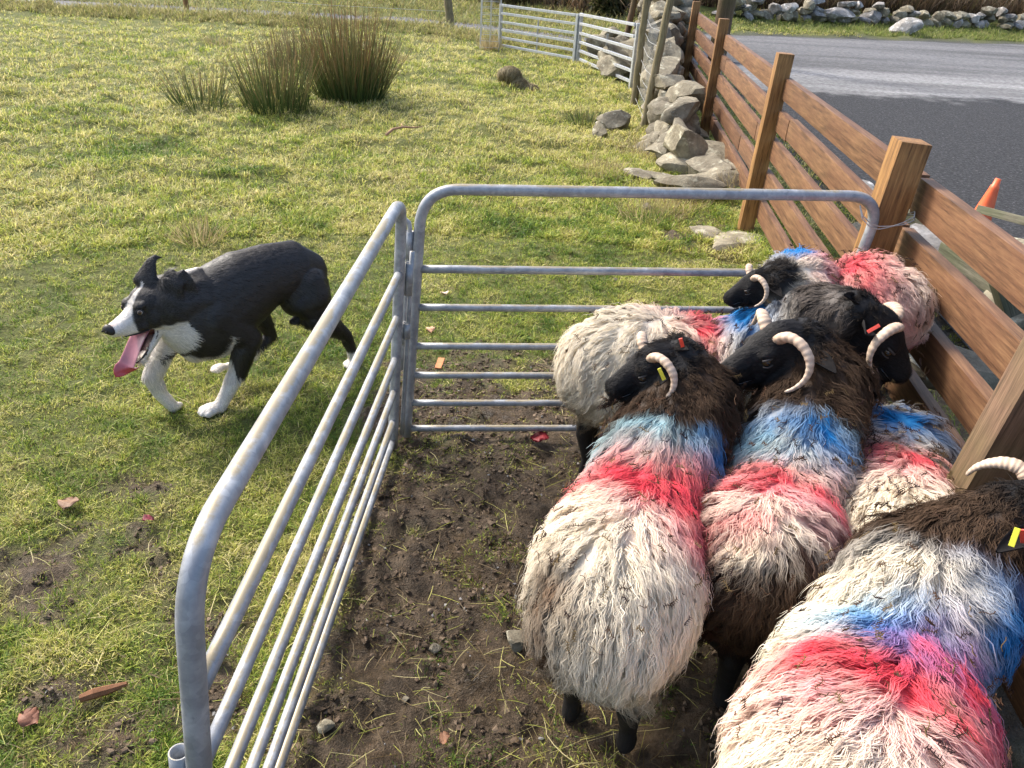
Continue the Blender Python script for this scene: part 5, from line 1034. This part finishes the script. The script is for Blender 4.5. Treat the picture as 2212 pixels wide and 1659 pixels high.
leafy('dead_leaf', 148, 1083, .07, (.15, .085, .05), 'largest curled brown leaf on the muddy grass at the left edge', 'leaf', 2)
leafy('dead_leaf', 320, 1122, .035, (.16, .03, .04), 'small dark red leaf in the grass left of the hurdle', 'leaf', 3)
leafy('dead_leaf', 62, 1550, .05, (.17, .075, .045), 'reddish brown leaf in the bottom left corner', 'leaf', 4)
leafy('dead_leaf', 930, 703, .045, (.42, .24, .14), 'tan leaf behind the rails of the back hurdle', 'leaf', 5)
leafy('dead_leaf', 470, 1420, .05, (.16, .12, .11), 'dark grey leaf between the near hurdle rails', 'leaf', 6)
leafy('dead_leaf', 960, 1588, .03, (.22, .11, .06), 'orange brown leaf on the mud near the bottom edge', 'leaf', 7)
leafy('dead_leaf', 960, 628, .05, (.5, .38, .27), 'pale leaf on the grass behind the upper rails', 'leaf', 8)
c = PZ(950, 783, .03); b = MB(); b.box((0, 0, 0), (.03, .085, .008), None, .001); o = b.build('wood_chip', plain('cut_wood', (.42, .17, .07), .7, .3, 0, 50)); o.location = (c[0], c[1], gz(c[0], c[1])+.03); o.rotation_euler = (.1, 0, -.1); tag(o, 'flat orange wood chip on the ground behind the back hurdle', 'wood chip')
c = PZ(222, 1490, .03); b = MB(); b.tube([(-.05, -.02, 0), (-.02, -.008, .006), (.01, .01, .002), (.05, .026, .008)], [.010, .014, .012, .006], 7); o = b.build('bark_piece', plain('bark', (.15, .07, .035), .8, .2, 0, 70), None, False); o.location = (c[0], c[1], gz(c[0], c[1])+.02); tag(o, 'splintered orange piece of bark on the near grass', 'bark')
c = PZ(865, 288, .04); z0_ = gz(c[0], c[1])+.03; b = MB(); b.tube([c+np.array(v) for v in ((-.12, -.12, 0), (-.08, .02, .03), (.02, .06, .05), (.10, .15, .03), (.2, .13, .05))], [.014, .013, .011, .009, .004], 8); b.tube([c+np.array(v) for v in ((.02, .06, .05), (-.02, .16, .06))], [.008, .003], 6); tag(b.build('fallen_branch', plain('branch_bark', (.30, .18, .11), .8, .2, 0, 40), None, True), 'crooked fallen branch on the grass below the biggest rush clump', 'branch')
for i, (px, py, s_, lb) in enumerate(((938, 1385, .035, 'grey pebble beside the near hurdle rails'), (875, 1502, .022, 'dark pebble in the pen mud near the bottom'), (1115, 1385, .075, 'dark grey clod of earth by the left sheep'), (700, 1560, .04, 'half buried pebble under the near hurdle'), (1330, 600, .03, 'grey pebble behind the back hurdle near the sheep'))):
    c = PZ(px, py, .02); rock('pebble', (c[0], c[1], gz(c[0], c[1])+s_*.3), (s_, s_*.8, s_*.7), 1400+i, yaw=i, label=lb, cat='pebble', group='pebbles')
